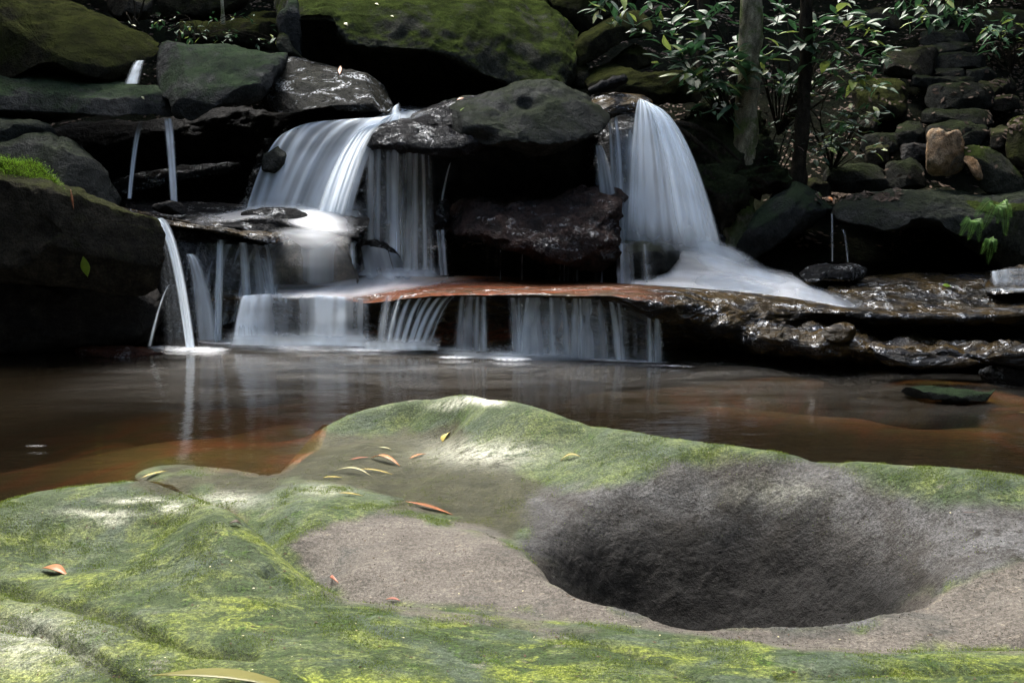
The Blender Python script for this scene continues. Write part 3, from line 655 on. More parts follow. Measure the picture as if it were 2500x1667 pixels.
# the big mossy boulder at the top (lofted: lit mossy brow, black undercut)
TU = [676, 690, 720, 760, 810, 860, 950,1050,1120,1180,1250,1320,1370,1392,1410]
brow=[ 60,  55,  44,  40,  44,  98, 106, 114, 130, 168, 196, 206, 204, 170, 110]
bY = [9.9, 9.6, 9.4, 9.35,9.3, 9.25,9.2, 9.2, 9.2, 9.2, 9.25,9.3, 9.4, 9.6, 9.9]
toprow=[-60,-120,-130,-130,-130,-130,-120,-110,-100,-90,-70,-40,-10,20,60]
uprow=[ 20,  0, -10,-10, -8, 5, 10, 12, 20, 30, 50, 70, 80,80,85]
rows = [[(u_, v_ , 13.5) for u_, v_ in zip(TU, toprow)],
        [(u_, v_ + 20, 11.4) for u_, v_ in zip(TU, toprow)],
        [(u_, v_, y_ + .55) for u_, v_, y_ in zip(TU, uprow, bY)],
        [(u_, v_, y_) for u_, v_, y_ in zip(TU, brow, bY)],
        [(u_, v_ + 14, y_ + .18) for u_, v_, y_ in zip(TU, brow, bY)],
        [(u_, max(v_ + 35, 120), y_ + .9) for u_, v_, y_ in zip(TU, brow, bY)],
        [(u_, 230, 10.6) for u_ in TU], [(u_, 330, 10.6) for u_ in TU]]
loft(rows, 130, 330, .075, 1.7, MW['bright_moss'], 'boulder', 'enormous boulder with bright green moss top and black underside at the top centre', 'boulder', ridged=.2)
OR([(682,40),(700,20),(716,-30),(730,40),(738,110),(732,148),(712,142),(700,128),(688,95)], 9.35, .2, mat='grey_plate', amp=.04, M=90, K=22, label='pale pillar like rock edge at the left end of the mossy boulder')
OR([(675,110),(684,84),(702,88),(718,118),(738,142),(715,148),(690,136)], 9.2, .15, mat='bright_moss', amp=.02, M=80, K=20, label='small lime green mossy stone at the left foot of the big mossy boulder')
OR([(1385,150),(1400,110),(1440,75),(1490,42),(1560,18),(1592,28),(1602,55),(1585,78),(1540,98),(1490,120),(1440,150),(1400,172)], 10.2, .4, nose=(1500,90), lean=.8, mat='olive', amp=.05, facet=1.5, label='slanting olive rock slab right of the big mossy boulder')
OR([(1330,-60),(1500,-60),(1560,-10),(1480,40),(1420,90),(1400,60),(1350,25)], 10.9, .4, lean=.8, mat='olive', amp=.06, label='olive rock at the top edge behind the slanting slab')
OR([(1460,172),(1500,140),(1545,108),(1572,118),(1596,152),(1560,172),(1500,176)], 10.3, .3, mat='olive', amp=.04, M=110, K=24, label='small triangular brown rock below the slanting slab')
OR([(1424,190),(1434,168),(1470,160),(1520,164),(1570,182),(1640,172),(1720,166),(1740,210),(1700,250),(1560,250),(1440,232)], 9.7, .35, nose=(1540,215), lean=.9, mat='olive', amp=.05, label='low mossy rock above the lip of the right waterfall')
OR([(1390,160),(1425,150),(1440,180),(1430,215),(1395,210)], 9.9, .2, mat='brown_dry', amp=.03, M=70, K=18, label='dark rock in the gap right of the mossy boulder')
# far left background
OR([(400,70),(440,58),(560,55),(690,56),(720,80),(700,112),(560,116),(420,106)], 10.9, .35, lean=.6, mat='olive', amp=.06, label='long mossy beam of rock in the shade left of the mossy boulder')
OR([(594,44),(610,28),(650,24),(700,30),(705,54),(620,60)], 11.3, .3, mat='olive', amp=.04, M=90, K=20, label='small round mossy rock on top of the long mossy beam')
OR([(255,-40),(300,-60),(372,-40),(372,10),(356,42),(320,48),(270,36)], 10.8, .35, mat='brown_dry', amp=.05, M=100, K=22, label='brown rock at the top edge behind the huge left boulder')
OR([(380,-50),(520,-60),(600,-20),(590,30),(500,52),(400,50),(365,20)], 11.8, .4, mat='olive', amp=.08, M=100, K=22, label='shaded olive rock at the top edge above the long beam')

# ------------------------------------------------------------------ the stone steps and tumbled stones on the right hillside
def dpt(v): return 9.55 + (460 - v) / 460 * 4.2
STONES = [
 (2241,75,2363,106,'step','uppermost flat step stone with a mossy top'),
 (2247,105,2392,142,'step','wide step stone just under the uppermost one'),
 (2280,129,2408,168,'step','rounded third step stone from the top of the stair'),
 (2280,165,2362,192,'step','left half of the fourth step, small rounded stone'),
 (2356,168,2432,198,'step','right half of the fourth step, flat stone'),
 (2275,187,2380,212,'step','thin step stone lying behind the biggest step'),
 (2258,202,2430,264,'step','biggest step stone, thick with a humped top'),
 (2388,196,2475,236,'brown_dry','mossy flat stone right of the biggest step'),
 (2420,235,2490,268,'brown_dry','small mossy block right of the lower steps'),
 (2246,266,2432,305,'step','long straight step stone below the biggest one'),
 (2260,301,2416,364,'step','mossy lowest step stone behind the orange block'),
 (2414,308,2472,368,'brown_dry','dark block right of the lowest step'),
 (2458,275,2600,410,'olive','large rounded mossy boulder at the right edge of the hillside'),
 (2155,116,2292,186,'brown_dry','tilted brown rock left of the upper steps'),
 (2086,190,2214,286,'olive','yellowish mossy rock with a rounded end left of the steps'),
 (2094,281,2139,322,'brown_dry','small round dark stone under the yellowish mossy rock'),
 (2104,325,2192,368,'step','flat dark stone left of the orange block'),
 (2184,298,2257,353,'step','mossy round stone left of the lowest step'),
 (2198,350,2268,388,'black','dark hollow stone beside the orange block'),
 (2110,354,2170,400,'brown_dry','small brown angular stone above the retaining blocks'),
 (2010,400,2164,468,'step','wide dark retaining block left of the orange block'),
 (2165,391,2262,462,'step','squared dark retaining block directly left of the orange block'),
 (2221,183,2286,213,'step','small flat stone between the stair and the yellowish rock'),
 (1950,440,2030,480,'brown_dry','low shaded stone at the foot of the hillside above the wedge rock'),
 (2235,20,2330,60,'step','shaded stone above the top of the stair'),
 (2090,20,2200,70,'brown_dry','shaded rock behind the leaves at the top right'),
 (2380,20,2560,95,'brown_dry','slanting shaded rock in the top right corner'),
]
for k, (a, b, c2, d, mt, lb) in enumerate(STONES):
    r = random.Random(k); j = lambda s: r.uniform(-s, s)
    W, H = c2 - a, d - b
    pts = [(a + W * .02, b + H * .6), (a + W * (.05 + j(.03)), b + H * (.13 + j(.08))), (a + W * .25, b + H * (.05 + j(.05))), (a + W * .5, b + H * j(.05)), (a + W * .75, b + H * (.04 + j(.05))),
           (a + W * (.95 + j(.03)), b + H * (.12 + j(.08))), (c2, b + H * .55), (a + W * .98, b + H * .94), (a + W * .7, d + H * .05), (a + W * .4, d + H * .05), (a + W * .04, b + H * .96)]
    OR(pts, dpt(d) + .15, .28, nose=(a + W * .5, b + H * .62), lean=.7, pq=(.5, .6), mat=mt, amp=.035, freq=2.6, M=96, K=20, label=lb, name='step_stone' if 'step' in lb and k < 11 else 'boulder',
       cat='step' if 'step' in lb and k < 11 else 'rock')
OR([(2266,420),(2262,370),(2268,322),(2300,316),(2312,324),(2340,316),(2351,345),(2352,400),(2335,422),(2300,428)], 9.3, .28, nose=(2306,372), lean=.15, pq=(.38,.5), mat='orange_stone', amp=.02, freq=3, M=120, K=26, label='upright orange and grey sandstone block standing in front of the lowest step', cat='stone block', name='stone_block')
OR([(2356,356),(2400,360),(2448,385),(2490,430),(2504,470),(2460,480),(2405,474),(2375,430),(2352,390)], 9.25, .35, lean=.4, mat='bright_moss', amp=.03, M=120, K=26, label='rounded green mossy boulder right of the orange sandstone block')
OR([(2352,380),(2385,392),(2400,430),(2388,440),(2368,415)], 9.0, .06, mat='orange_stone', amp=.01, M=60, K=14, label='orange sandstone flake leaning on the green mossy boulder')

# moss cushion on the left block
def moss_blob(pts, Y, T, label, nose=None):
    ob = OR(pts, Y, T, nose=nose, lean=.5, amp=.03, freq=6, mat=rock_mat('cushion_moss', (.06,.12,.01), (.12,.2,.02), moss=(.10,.17,.012), tone=.42, moss_amt=1, moss_n=-.6, wet=0, rough=(.8,1), bump=1.6), label=label, name='moss_cushion', cat='moss')
    return ob
cushion = moss_blob([(-160,372),(-20,380),(5,392),(60,400),(92,402),(120,430),(145,458),(150,490),(140,520),(100,515),(50,496),(0,490),(-160,480)], 6.75, .12, 'bright green moss cushion on top of the left block', nose=(60,460))

bpy.context.view_layer.update()
dg = bpy.context.evaluated_depsgraph_get()
def cast(u, v, skip=None):
    d = dirs(u, v); dv = Vector(d).normalized()
    o = Vector((0, 0, CAM_H))
    for _ in range(4):
        ok, loc, nor, idx, ob, mx = sc.ray_cast(dg, o, dv)
        if not ok: return None
        if ob.name.startswith('pool_water') and skip != 'none': o = loc + dv * 1e-3; continue
        return loc, nor
    return None

# ------------------------------------------------------------------ falling water
def silk_mat(name, tint=(.80, .90, 1.0)):
    t = NT(name)
    a = t.attr('dens')
    d = t.n('BsdfDiffuse'); d.inputs[0].default_value = (*tint, 1)
    tl = t.n('BsdfTranslucent'); tl.inputs[0].default_value = (*tint, 1)
    m0 = t.n('MixShader'); m0.inputs[0].default_value = .58; t.l(d.outputs[0], m0.inputs[1]); t.l(tl.outputs[0], m0.inputs[2])
    tr = t.n('BsdfTransparent'); m1 = t.n('MixShader')
    t.l(a, m1.inputs[0]); t.l(tr.outputs[0], m1.inputs[1]); t.l(m0.outputs[0], m1.inputs[2])
    t.l(m1.outputs[0], t.out.inputs[0]); return t.m
SILK = silk_mat('silky_water'); FOAM = silk_mat('white_foam', (.93, .96, 1.0))
def line(pts, n):
    p = np.array(pts, float)
    return catmull(p, n) if len(p) > 2 else p[0] + (p[1] - p[0]) * np.linspace(0, 1, n)[:, None]
SEED = [0]
def streaks(f, s, freq, drift=.15):
    SEED[0] += 13.7
    F_, S_ = np.broadcast_arrays(f, s)
    q = np.stack([F_ * freq, S_ * .55 + SEED[0], F_ * 0 + SEED[0]], -1).reshape(-1, 3)
    return (fbm(q, 3, .6) * .5 + .5).reshape(F_.shape)
def curtain(top, bot, strands=(), base=.0, veil=.0, freq=18, nu=60, nv=30, pw=2.0, edge=.08, fade_top=.03, parent=None, name='water_strand', mat=None, fade_bot=0.0, gain=1.0, bulge=0.0):
    if name != 'spray': base *= .75; veil *= .7
    T_ = line(top, nu); B_ = line(bot, nu)
    s = np.linspace(0, 1, nv)[:, None]; f = np.linspace(0, 1, nu)[None, :]
    uu = T_[None, :, 0] + (B_[None, :, 0] - T_[None, :, 0]) * s
    vv = T_[None, :, 1] + (B_[None, :, 1] - T_[None, :, 1]) * s ** pw
    YY = T_[None, :, 2] + (B_[None, :, 2] - T_[None, :, 2]) * s + 0 * uu
    YY = YY - bulge * np.sin(np.pi * f) * (s > -1) + .03 * (streaks(f, s, freq * .6) - .5)
    D = base + veil * np.clip(streaks(f, s, freq) * 2.0 - .45, 0, 1.3)
    for st_ in strands:
        fc, wd, am = st_[:3]
        fc2 = st_[3] if len(st_) > 3 else fc
        cc = fc + (fc2 - fc) * s
        D = D + am * (.72 * np.exp(-((f - cc) / (wd * .6 * (1 + .7 * s))) ** 2) + .42 * np.exp(-((f - cc) / (wd * 1.7 * (1 + .5 * s))) ** 2)) * (.75 + .5 * streaks(f, s * 1.5, freq * 1.3))
    SEED[0] += 5.1
    D = D * (.62 + .62 * streaks(f * .5, s * 6, 2) * (1 if strands else .8))
    D = D * sstep(0, edge, f) * sstep(1, 1 - edge, f) * sstep(0, fade_top, s)
    if fade_bot: D = D * sstep(1, 1 - fade_bot, s)
    D = np.clip(D * gain * 1.3, 0, .985)
    V = P(uu, vv, YY).reshape(-1, 3)
    o = mesh_obj(name, V, grid_faces(nv, nu), mat or SILK, attrs=dict(dens=D.ravel()))
    if parent: put_under(o, parent)
    return o
def sheet(gridpx, dens, parent=None, name='water_sheet', mat=None, off=.03):
    """a film of water lying on whatever stone is under the given outline grid"""
    G = np.asarray(gridpx, float); nr, nc = G.shape[:2]
    YY = np.zeros((nr, nc))
    for i in range(nr):
        for j in range(nc):
            h = cast(G[i, j, 0], G[i, j, 1]); YY[i, j] = h[0].y if h else np.nan
    med = np.nanmedian(YY); YY = np.where(np.isnan(YY), med, YY)
    for _ in range(4):
        q = np.pad(YY, 1, mode='edge')
        YY = np.minimum(YY, (q[:-2, 1:-1] + q[2:, 1:-1] + q[1:-1, :-2] + q[1:-1, 2:]) / 4)
        q = np.pad(YY, 1, mode='edge'); YY = (q[:-2, 1:-1] + q[2:, 1:-1] + q[1:-1, :-2] + q[1:-1, 2:] + 2 * YY) / 6
    V = P(G[..., 0], G[..., 1], YY - off).reshape(-1, 3)
    o = mesh_obj(name, V, grid_faces(nr, nc), mat or SILK, attrs=dict(dens=np.clip(dens, 0, .985).ravel()))
    if parent: put_under(o, parent)
    return o
def quadgrid(top, bot, nr, nc):
    T_ = line(top, nc); B_ = line(bot, nc); s = np.linspace(0, 1, nr)[:, None, None]
    return T_[None, :, :2] * (1 - s) + B_[None, :, :2] * s
def soft(nr, nc, et, eb, el, er):
    s = np.linspace(0, 1, nr)[:, None]; f = np.linspace(0, 1, nc)[None]
    return (sstep(0, et, s) if et else 1) * (sstep(1, 1 - eb, s) if eb else 1) * (sstep(0, el, f) if el else 1) * (sstep(1, 1 - er, f) if er else 1) + 0 * f * s

def fall(label, u, v, Y): 
    e = empty('waterfall', P(u, v, Y)); return tag(e, label, 'waterfall')
# right waterfall
W1 = fall('tall white waterfall fanning down from the reddish lip on the right', 1620, 600, 8.3)
curtain([(1560,243,8.7),(1572,245,8.68),(1586,256,8.65)], [(1524,604,8.28),(1640,628,8.05),(1778,652,8.05)], strands=[(.06,.04,.35),(.20,.05,.5),(.33,.035,.75),(.45,.04,.6),(.56,.03,.85),(.66,.05,.7),(.76,.035,.85),(.86,.05,.8),(.95,.03,.7)], base=.12, veil=.34, freq=13, nu=120, nv=44, edge=.09, fade_bot=.16, parent=W1, name='water_veil')
curtain([(1566,244,8.55),(1588,260,8.55)], [(1636,640,7.95),(1768,642,7.95)], strands=[(.3,.08,.5),(.65,.1,.55),(.85,.06,.5)], base=.15, veil=.25, freq=8, nu=60, nv=40, edge=.3, fade_bot=.2, parent=W1, name='water_veil')
curtain([(1478,256,8.8),(1500,248,8.8)], [(1490,620,8.35),(1535,620,8.3)], strands=[(.25,.12,.5),(.8,.14,.6)], base=.02, freq=4, nu=30, nv=36, edge=.2, parent=W1, pw=1.7)
curtain([(1500,300,8.75),(1560,290,8.75)], [(1470,620,8.35),(1640,620,8.3)], strands=[(.2,.08,.25),(.55,.08,.4)], base=.14, veil=.2, freq=7, nu=60, nv=36, edge=.25, parent=W1, pw=1.4, fade_top=.35, name='water_veil')
curtain([(1448,350,8.5),(1466,350,8.5)], [(1455,640,8.15),(1535,600,8.15)], strands=[(.35,.12,.30),(.8,.2,.3)], base=.10, veil=.14, freq=6, nu=40, nv=30, edge=.3, pw=1.6, fade_top=.15, parent=W1)
curtain([(1500,480,8.3),(1640,470,8.3)], [(1508,600,8.2),(1660,612,8.1)], base=.1, veil=.15, freq=8, nu=50, nv=20, edge=.15, pw=1.2, fade_top=.4, parent=W1)
curtain([(1512,592,8.0),(1545,592,7.95)], [(1512,694,7.95),(1552,694,7.9)], strands=[(.15,.12,.75),(.6,.2,.12)], base=.12, freq=4, nu=24, nv=18, edge=.1, pw=1.2, parent=W1)
curtain([(1555,592,7.95),(1600,596,7.95)], [(1560,690,7.9),(1610,690,7.9)], strands=[(.4,.1,.25)], base=.03, freq=4, nu=24, nv=18, edge=.3, pw=1.2, parent=W1)
# rapids
nr, nc = 40, 150
tp = [(1495,588),(1580,586),(1680,598),(1740,604),(1800,632),(1860,650),(1925,660),(1975,690),(2040,712),(2090,722),(2150,748),(2200,764)]
bt = [(1505,702),(1580,704),(1700,712),(1800,722),(1860,732),(1920,740),(1980,752),(2030,764),(2070,772),(2110,778),(2160,782),(2200,784)]
Tt = line([(a, b) for a, b in tp], nc); Bt = line([(a, b) for a, b in bt], nc)
Ytop = np.interp(Tt[:, 0], [1500, 1700, 1900, 2200], [8.6, 8.55, 8.2, 7.4]); Ybot = np.interp(Bt[:, 0], [1500, 1700, 1900, 2200], [7.95, 7.75, 7.4, 7.0])
s = np.linspace(0, 1, nr)[:, None]; f = np.linspace(0, 1, nc)[None]
uu = Tt[None, :, 0] * (1 - s) + Bt[None, :, 0] * s; vv = Tt[None, :, 1] * (1 - s) + Bt[None, :, 1] * s
YY = Ytop[None] * (1 - s) + Ybot[None] * s + .05 * (streaks(s, f * 6, 6) - .5)
# leave the smooth rock at the foot of the fall clear
rk = poly_sd(uu.ravel(), vv.ravel(), [(1512,592),(1560,588),(1625,596),(1662,612),(1658,632),(1628,665),(1590,682),(1530,684),(1514,650)]).reshape(uu.shape)
D = (1.0 * sstep(0, .45, s) * sstep(0, .02, f) * sstep(1, .88, f)) * 1.08 * (1 - .97 * sstep(-9, 5, rk)) * (.55 + .8 * streaks(s * 1.2 + f * .8, f * 2, 4))
RAP = tag(empty('rapids', P(1800, 680, 8)), 'blown out white rapids sliding right from the foot of the tall waterfall', 'rapids')
o = mesh_obj('white_water', P(uu, vv, YY).reshape(-1, 3), grid_faces(nr, nc), FOAM, attrs=dict(dens=np.clip(D, 0, .985).ravel())); put_under(o, RAP)
for (q0, q1, q2, q3, dn) in (((1640,585,7.9),(1960,672,7.6),(1640,650,7.85),(1980,722,7.5),.42), ((1650,648,7.75),(1920,692,7.5),(1640,704,7.7),(1970,738,7.4),.45), ((1900,668,7.45),(2120,735,7.2),(1900,735,7.4),(2140,772,7.1),.4)):
    curtain([q0, q1], [q2, q3], base=dn, veil=.2, freq=4, nu=50, nv=22, edge=.35, pw=1, fade_top=.5, fade_bot=.45, parent=RAP, name='spray')
# spray at the foot
curtain([(1660,540,8.1),(1800,600,8.2)], [(1660,640,7.95),(1900,665,7.9)], base=.4, veil=.1, freq=5, nu=40, nv=20, edge=.4, pw=1, fade_top=.6, fade_bot=.45, parent=RAP, name='spray')
# middle waterfall
W2 = fall('middle waterfall curving left in several veils from the channel beside the centre boulder', 800, 520, 8.2)
curtain([(708,322,8.5),(760,300,8.45),(850,291,8.4),(930,286,8.35),(985,276,8.35)], [(600,512,8.25),(640,515,8.2),(700,525,8.1),(760,530,8.05),(860,525,8.05)],
        strands=[(.04,.035,.6),(.15,.04,.55,.20),(.27,.035,.3,.36),(.38,.045,.5,.30),(.50,.03,.4,.40),(.60,.04,.55,.52),(.84,.085,1.3,.80)], base=.05, veil=.06, freq=10, nu=130, nv=40, edge=.03, parent=W2, name='water_veil')
curtain([(905,306,8.05),(960,292,8.05)], [(765,525,7.95),(850,525,7.95)], strands=[(.35,.2,.75),(.65,.15,.6)], base=.1, veil=.15, freq=7, nu=44, nv=34, edge=.2, parent=W2, name='water_veil')
nr, nc = 10, 50
G = quadgrid([(900,290),(940,272),(968,255),(990,262),(1050,268)], [(860,320),(905,305),(945,300),(985,296),(1040,284)], nr, nc)
sheet(G, soft(nr, nc, .3, .3, .1, .3) * .55, parent=W2, name='water_film')
curtain([(960,262,8.6),(975,250,8.6)], [(945,300,8.4),(985,300,8.4)], strands=[(.4,.2,.7)], base=.1, nu=20, nv=10, edge=.3, freq=3, parent=W2)
# straight strands under the left lobe of the centre boulder
W3 = fall('row of thin straight strands dripping from the left end of the centre boulder', 970, 660, 8.3)
for a, b, w_, am in ((905,905,22,.3),(925,921,16,.4),(948,951,22,.3),(966,963,16,1.0),(962,962,34,.35),(986,980,14,.25),(1001,996,18,.45),(1015,1012,16,.5),(1031,1038,12,.5),(1045,1052,16,.18)):
    tv = random.uniform(355, 368)
    curtain([(a - w_, tv, 8.25), (a + w_, tv, 8.25)], [(b - w_, 668, 8.12), (b + w_, 668, 8.12)], strands=[(.5, .2, am)], base=.02, freq=3, nu=18, nv=24, edge=.35, pw=1.4, parent=W3, fade_top=.1)
curtain([(890,368,8.3),(1045,378,8.3)], [(880,668,8.2),(1060,668,8.2)], base=.04, veil=.22, freq=9, nu=80, nv=20, edge=.2, pw=1.3, parent=W3, name='water_veil')
W4 = fall('very thin trickle falling in the dark left of the glistening brown boulder', 1080, 600, 8.1)
curtain([(1098,392,8.3),(1108,392,8.3)], [(1066,505,8.1),(1086,505,8.1)], strands=[(.5,.16,.45)], nu=16, nv=18, edge=.4, freq=3, pw=1.4, fade_top=.2, fade_bot=.2, parent=W4)
curtain([(1060,560,8.0),(1088,560,8.0)], [(1070,672,7.95),(1096,672,7.95)], strands=[(.25,.15,.3),(.7,.15,.5)], base=.05, nu=20, nv=18, edge=.25, freq=4, pw=1.3, parent=W4)
# middle basin white water
BAS = tag(empty('rapids', P(780, 540, 8)), 'white water spreading over the middle basin and the brown dome', 'rapids')
def patch(top, bot, dens, parent, nr=16, nc=60, name='water_film', mat=None):
    T_ = line(top, nc); B_ = line(bot, nc); s_ = np.linspace(0, 1, nr)[:, None, None]; G_ = T_[None] * (1 - s_) + B_[None] * s_
    f_ = np.linspace(0, 1, nc)[None]; s2 = s_[:, :, 0]
    D_ = np.clip(dens(s2, f_), 0, .985) + 0 * f_ * s2
    o_ = mesh_obj(name, P(G_[..., 0], G_[..., 1], G_[..., 2] + .02 * (streaks(s2, f_ * 3, 3) - .5)).reshape(-1, 3), grid_faces(nr, nc), mat or SILK, attrs=dict(dens=D_.ravel())); put_under(o_, parent); return o_
patch([(430,524,8.2),(540,514,8.2),(620,500,8.15),(720,500,8.1),(800,508,8.05),(880,524,8.0)], [(450,548,7.55),(560,544,7.5),(640,536,7.45),(720,556,7.38),(800,570,7.35),(880,584,7.4)],
      lambda s_, f_: sstep(0, .4, s_) * sstep(1, .75, s_) * sstep(0, .25, f_) * sstep(1, .8, f_) * (.35 + .95 * np.exp(-((f_ - .72) / .15) ** 2)) * (.8 + .4 * streaks(s_ + f_, f_ * 3, 4)) * (1 - .95 * np.exp(-((f_ - .5) / .10) ** 2) * sstep(.25, .5, s_)), BAS, mat=FOAM, nr=26, nc=90)
patch([(660,556,7.42),(740,552,7.38),(810,560,7.36),(860,574,7.4)], [(640,640,7.45),(720,650,7.4),(800,655,7.4),(860,640,7.42)],
      lambda s_, f_: sstep(0, .12, s_) * np.exp(-s_ * 2.6) * sstep(0, .2, f_) * sstep(1, .8, f_) * (.35 + .75 * np.exp(-((f_ - .45) / .2) ** 2)), BAS, mat=FOAM, nr=26, nc=60)
nr, nc = 16, 60
G = quadgrid([(640,600),(700,562),(760,556),(830,566),(880,590)], [(630,720),(690,700),(760,700),(830,700),(880,700)], nr, nc)
ff = np.linspace(0, 1, nc)[None]; sgr = np.linspace(0, 1, nr)[:, None]
sheet(G, soft(nr, nc, .08, .1, .15, .1) * (.10 + .8 * np.exp(-sgr * 8) + .4 * np.exp(-((ff - .55) / .12) ** 2) + .3 * (streaks(ff, sgr * .4, 10) - .3)), parent=BAS, name='water_film')
curtain([(848,590,7.85),(872,590,7.85)], [(848,700,7.8),(872,700,7.8)], strands=[(.5,.2,.7)], base=.05, nu=14, nv=16, edge=.25, freq=3, pw=1.3, parent=BAS)
nr, nc = 16, 40
G = quadgrid([(860,565),(930,575),(990,600)], [(880,700),(960,700),(1050,690)], nr, nc)
ff = np.linspace(0, 1, nc)[None]; sgr = np.linspace(0, 1, nr)[:, None]
sheet(G, soft(nr, nc, .2, .2, .2, .3) * (.12 + .35 * streaks(ff, sgr, 7)), parent=BAS, name='water_film')
# white flow on the ledge top
nr, nc = 20, 110
G = quadgrid([(565,712),(640,690),(760,690),(860,676),(930,662),(1020,662),(1120,668),(1190,682)], [(575,748),(640,735),(760,735),(860,732),(930,722),(1010,708),(1090,698),(1180,694)], nr, nc)
ff = np.linspace(0, 1, nc)[None]; sgr = np.linspace(0, 1, nr)[:, None]
sheet(G, soft(nr, nc, .3, .3, .08, .35) * (.45 + .4 * np.exp(-((ff - .45) / .28) ** 2) + .5 * (streaks(ff + sgr * .15, sgr, 6) - .5)), parent=BAS, mat=FOAM, name='water_film')
# lower curtain, left part
W5 = fall('broad low curtain of water falling off the left part of the ledge into the pool', 720, 835, 7.2)
curtain([(590,722,7.25),(680,716,7.2),(800,722,7.1),(905,730,7.05)], [(565,838,7.1),(680,838,7.05),(800,842,7.0),(905,848,6.95)], strands=[(.06,.05,.6),(.14,.05,.5),(.24,.05,.3),(.61,.04,.7),(.68,.03,.5),(.76,.03,.7),(.90,.03,.15)], base=.06, veil=.22, freq=12, nu=150, nv=24, edge=.05, pw=1.7, parent=W5, name='water_veil')
curtain([(568,770,7.15),(640,765,7.1)], [(560,838,7.05),(650,838,7.05)], base=.2, veil=.2, freq=8, nu=40, nv=14, edge=.3, pw=1.2, fade_top=.5, parent=W5, name='water_veil')
# lower strands
W6 = fall('slanting strands of water leaving the middle of the ledge lip', 1000, 845, 6.9)
for a, b, w0, w1, am in ((985,948,8,11,.45),(1012,962,8,11,.7),(1038,980,8,10,.75),(1062,998,8,10,.85),(1085,1012,9,11,.85),(1105,1030,8,11,.75),(950,930,12,16,.25),(1118,1045,6,8,.25)):
    curtain([(a - w0, 722, 6.98), (a + w0, 720, 6.98)], [(b - w1, 850, 6.85), (b + w1, 850, 6.85)], strands=[(.5, .25, am)], base=.03, freq=3, nu=16, nv=24, edge=.25, pw=1.8, parent=W6)
curtain([(940,728,7.05),(1120,722,6.98)], [(915,850,6.95),(1060,850,6.9)], base=.04, veil=.28, freq=18, nu=90, nv=22, edge=.1, pw=1.8, parent=W6, name='water_veil')
W7 = fall('separate thin strands hanging from the right half of the ledge lip', 1350, 870, 6.7)
for a, b, w_, am in ((1360,1362,30,.2),(1300,1296,34,.3),(1430,1434,26,.22),(1130,1122,10,.35),(1150,1140,14,.4),(1166,1163,7,.55),(1182,1180,8,.6),(1250,1262,10,.5),(1266,1270,6,.4),(1292,1280,9,.85),(1312,1310,20,.35),(1345,1350,8,.6),(1374,1384,9,.4),(1405,1402,10,.65),(1416,1420,7,.4),(1438,1440,14,.25),(1462,1475,12,.3),(1490,1512,9,.7),(1508,1522,8,.3),(1585,1588,8,.5),(1604,1606,9,.4)):
    Yl = np.interp(a, U, YC) + .0
    top_v = 722 if a < 1470 else (735 if a < 1560 else 765)
    bv_ = np.interp(a, [1100, 1300, 1640], [852, 868, 886])
    curtain([(a - w_ * 1.3, top_v, Yl + .02), (a + w_ * 1.3, top_v, Yl + .02)], [(b - w_ * 2.0, bv_, Yl - .05), (b + w_ * 2.0, bv_, Yl - .05)], strands=[(.5, .22, am * .95)], base=.05, freq=3, nu=18, nv=22, edge=.35, pw=1.5, parent=W7)
curtain([(1240,722,6.75),(1620,760,6.4)], [(1240,862,6.65),(1625,886,6.35)], base=.02, veil=.22, freq=22, nu=150, nv=18, edge=.05, pw=1.5, parent=W7, name='water_veil')
for (u0, u1, vt, vb_, Ym, dn) in ((560,900,800,842,6.9,.32),(900,1060,815,852,6.75,.3),(1080,1640,838,872,6.6,.16),(600,880,480,530,8.0,.25),(880,1060,640,672,7.95,.22)):
    curtain([(u0 - 20, vt, Ym), (u1 + 20, vt, Ym)], [(u0 - 20, vb_, Ym - .05), (u1 + 20, vb_ + (20 if u0 == 1080 else 4), Ym - .05)], base=dn * 1.3, veil=.15, freq=7, nu=60, nv=14, edge=.12, pw=1, fade_top=.9, parent=W7 if u0 == 1080 else W5, name='spray')
# small drips under the brown boulder
W8 = fall('tiny drips falling from the underside of the glistening brown boulder', 1350, 680, 8.1)
for a in (1190,1212,1222,1275,1340,1352,1368,1378,1388,1402,1410,1455,1470):
    k = random.uniform(.12, .3)
    tv = np.interp(a, [1190, 1270, 1330, 1400, 1470], [592, 612, 640, 642, 655])
    curtain([(a - 4, tv, 8.05), (a + 4, tv, 8.05)], [(a - 8, 690, 8.0), (a + 6, 690, 8.0)], strands=[(.5, .25, k)], nu=8, nv=8, edge=.3, freq=2, pw=1.3, parent=W8)
# left arc and strands under the golden rim
W9 = fall('clear thin arc of water leaping from the corner of the left block', 470, 845, 7.1)
curtain([(368,536,7.2),(396,532,7.2)], [(452,848,6.95),(478,848,6.95)], strands=[(.25,.12,.7),(.5,.1,.65),(.72,.1,.7)], base=.15, freq=5, nu=30, nv=40, edge=.12, pw=2.0, fade_top=.02, parent=W9)
curtain([(372,560,7.25),(392,552,7.25)], [(395,840,7.1),(470,845,7.1)], base=.05, veil=.15, freq=6, nu=30, nv=30, edge=.3, pw=1.8, fade_top=.1, gain=.6, parent=W9, name='water_veil')
curtain([(412,695,7.0),(420,690,7.0)], [(358,845,6.95),(372,845,6.95)], strands=[(.5,.2,.45)], nu=10, nv=20, edge=.3, freq=2, pw=1.5, fade_top=.1, parent=W9)
W10 = fall('strands pouring from the golden rimmed shelf on the left', 540, 830, 7.4)
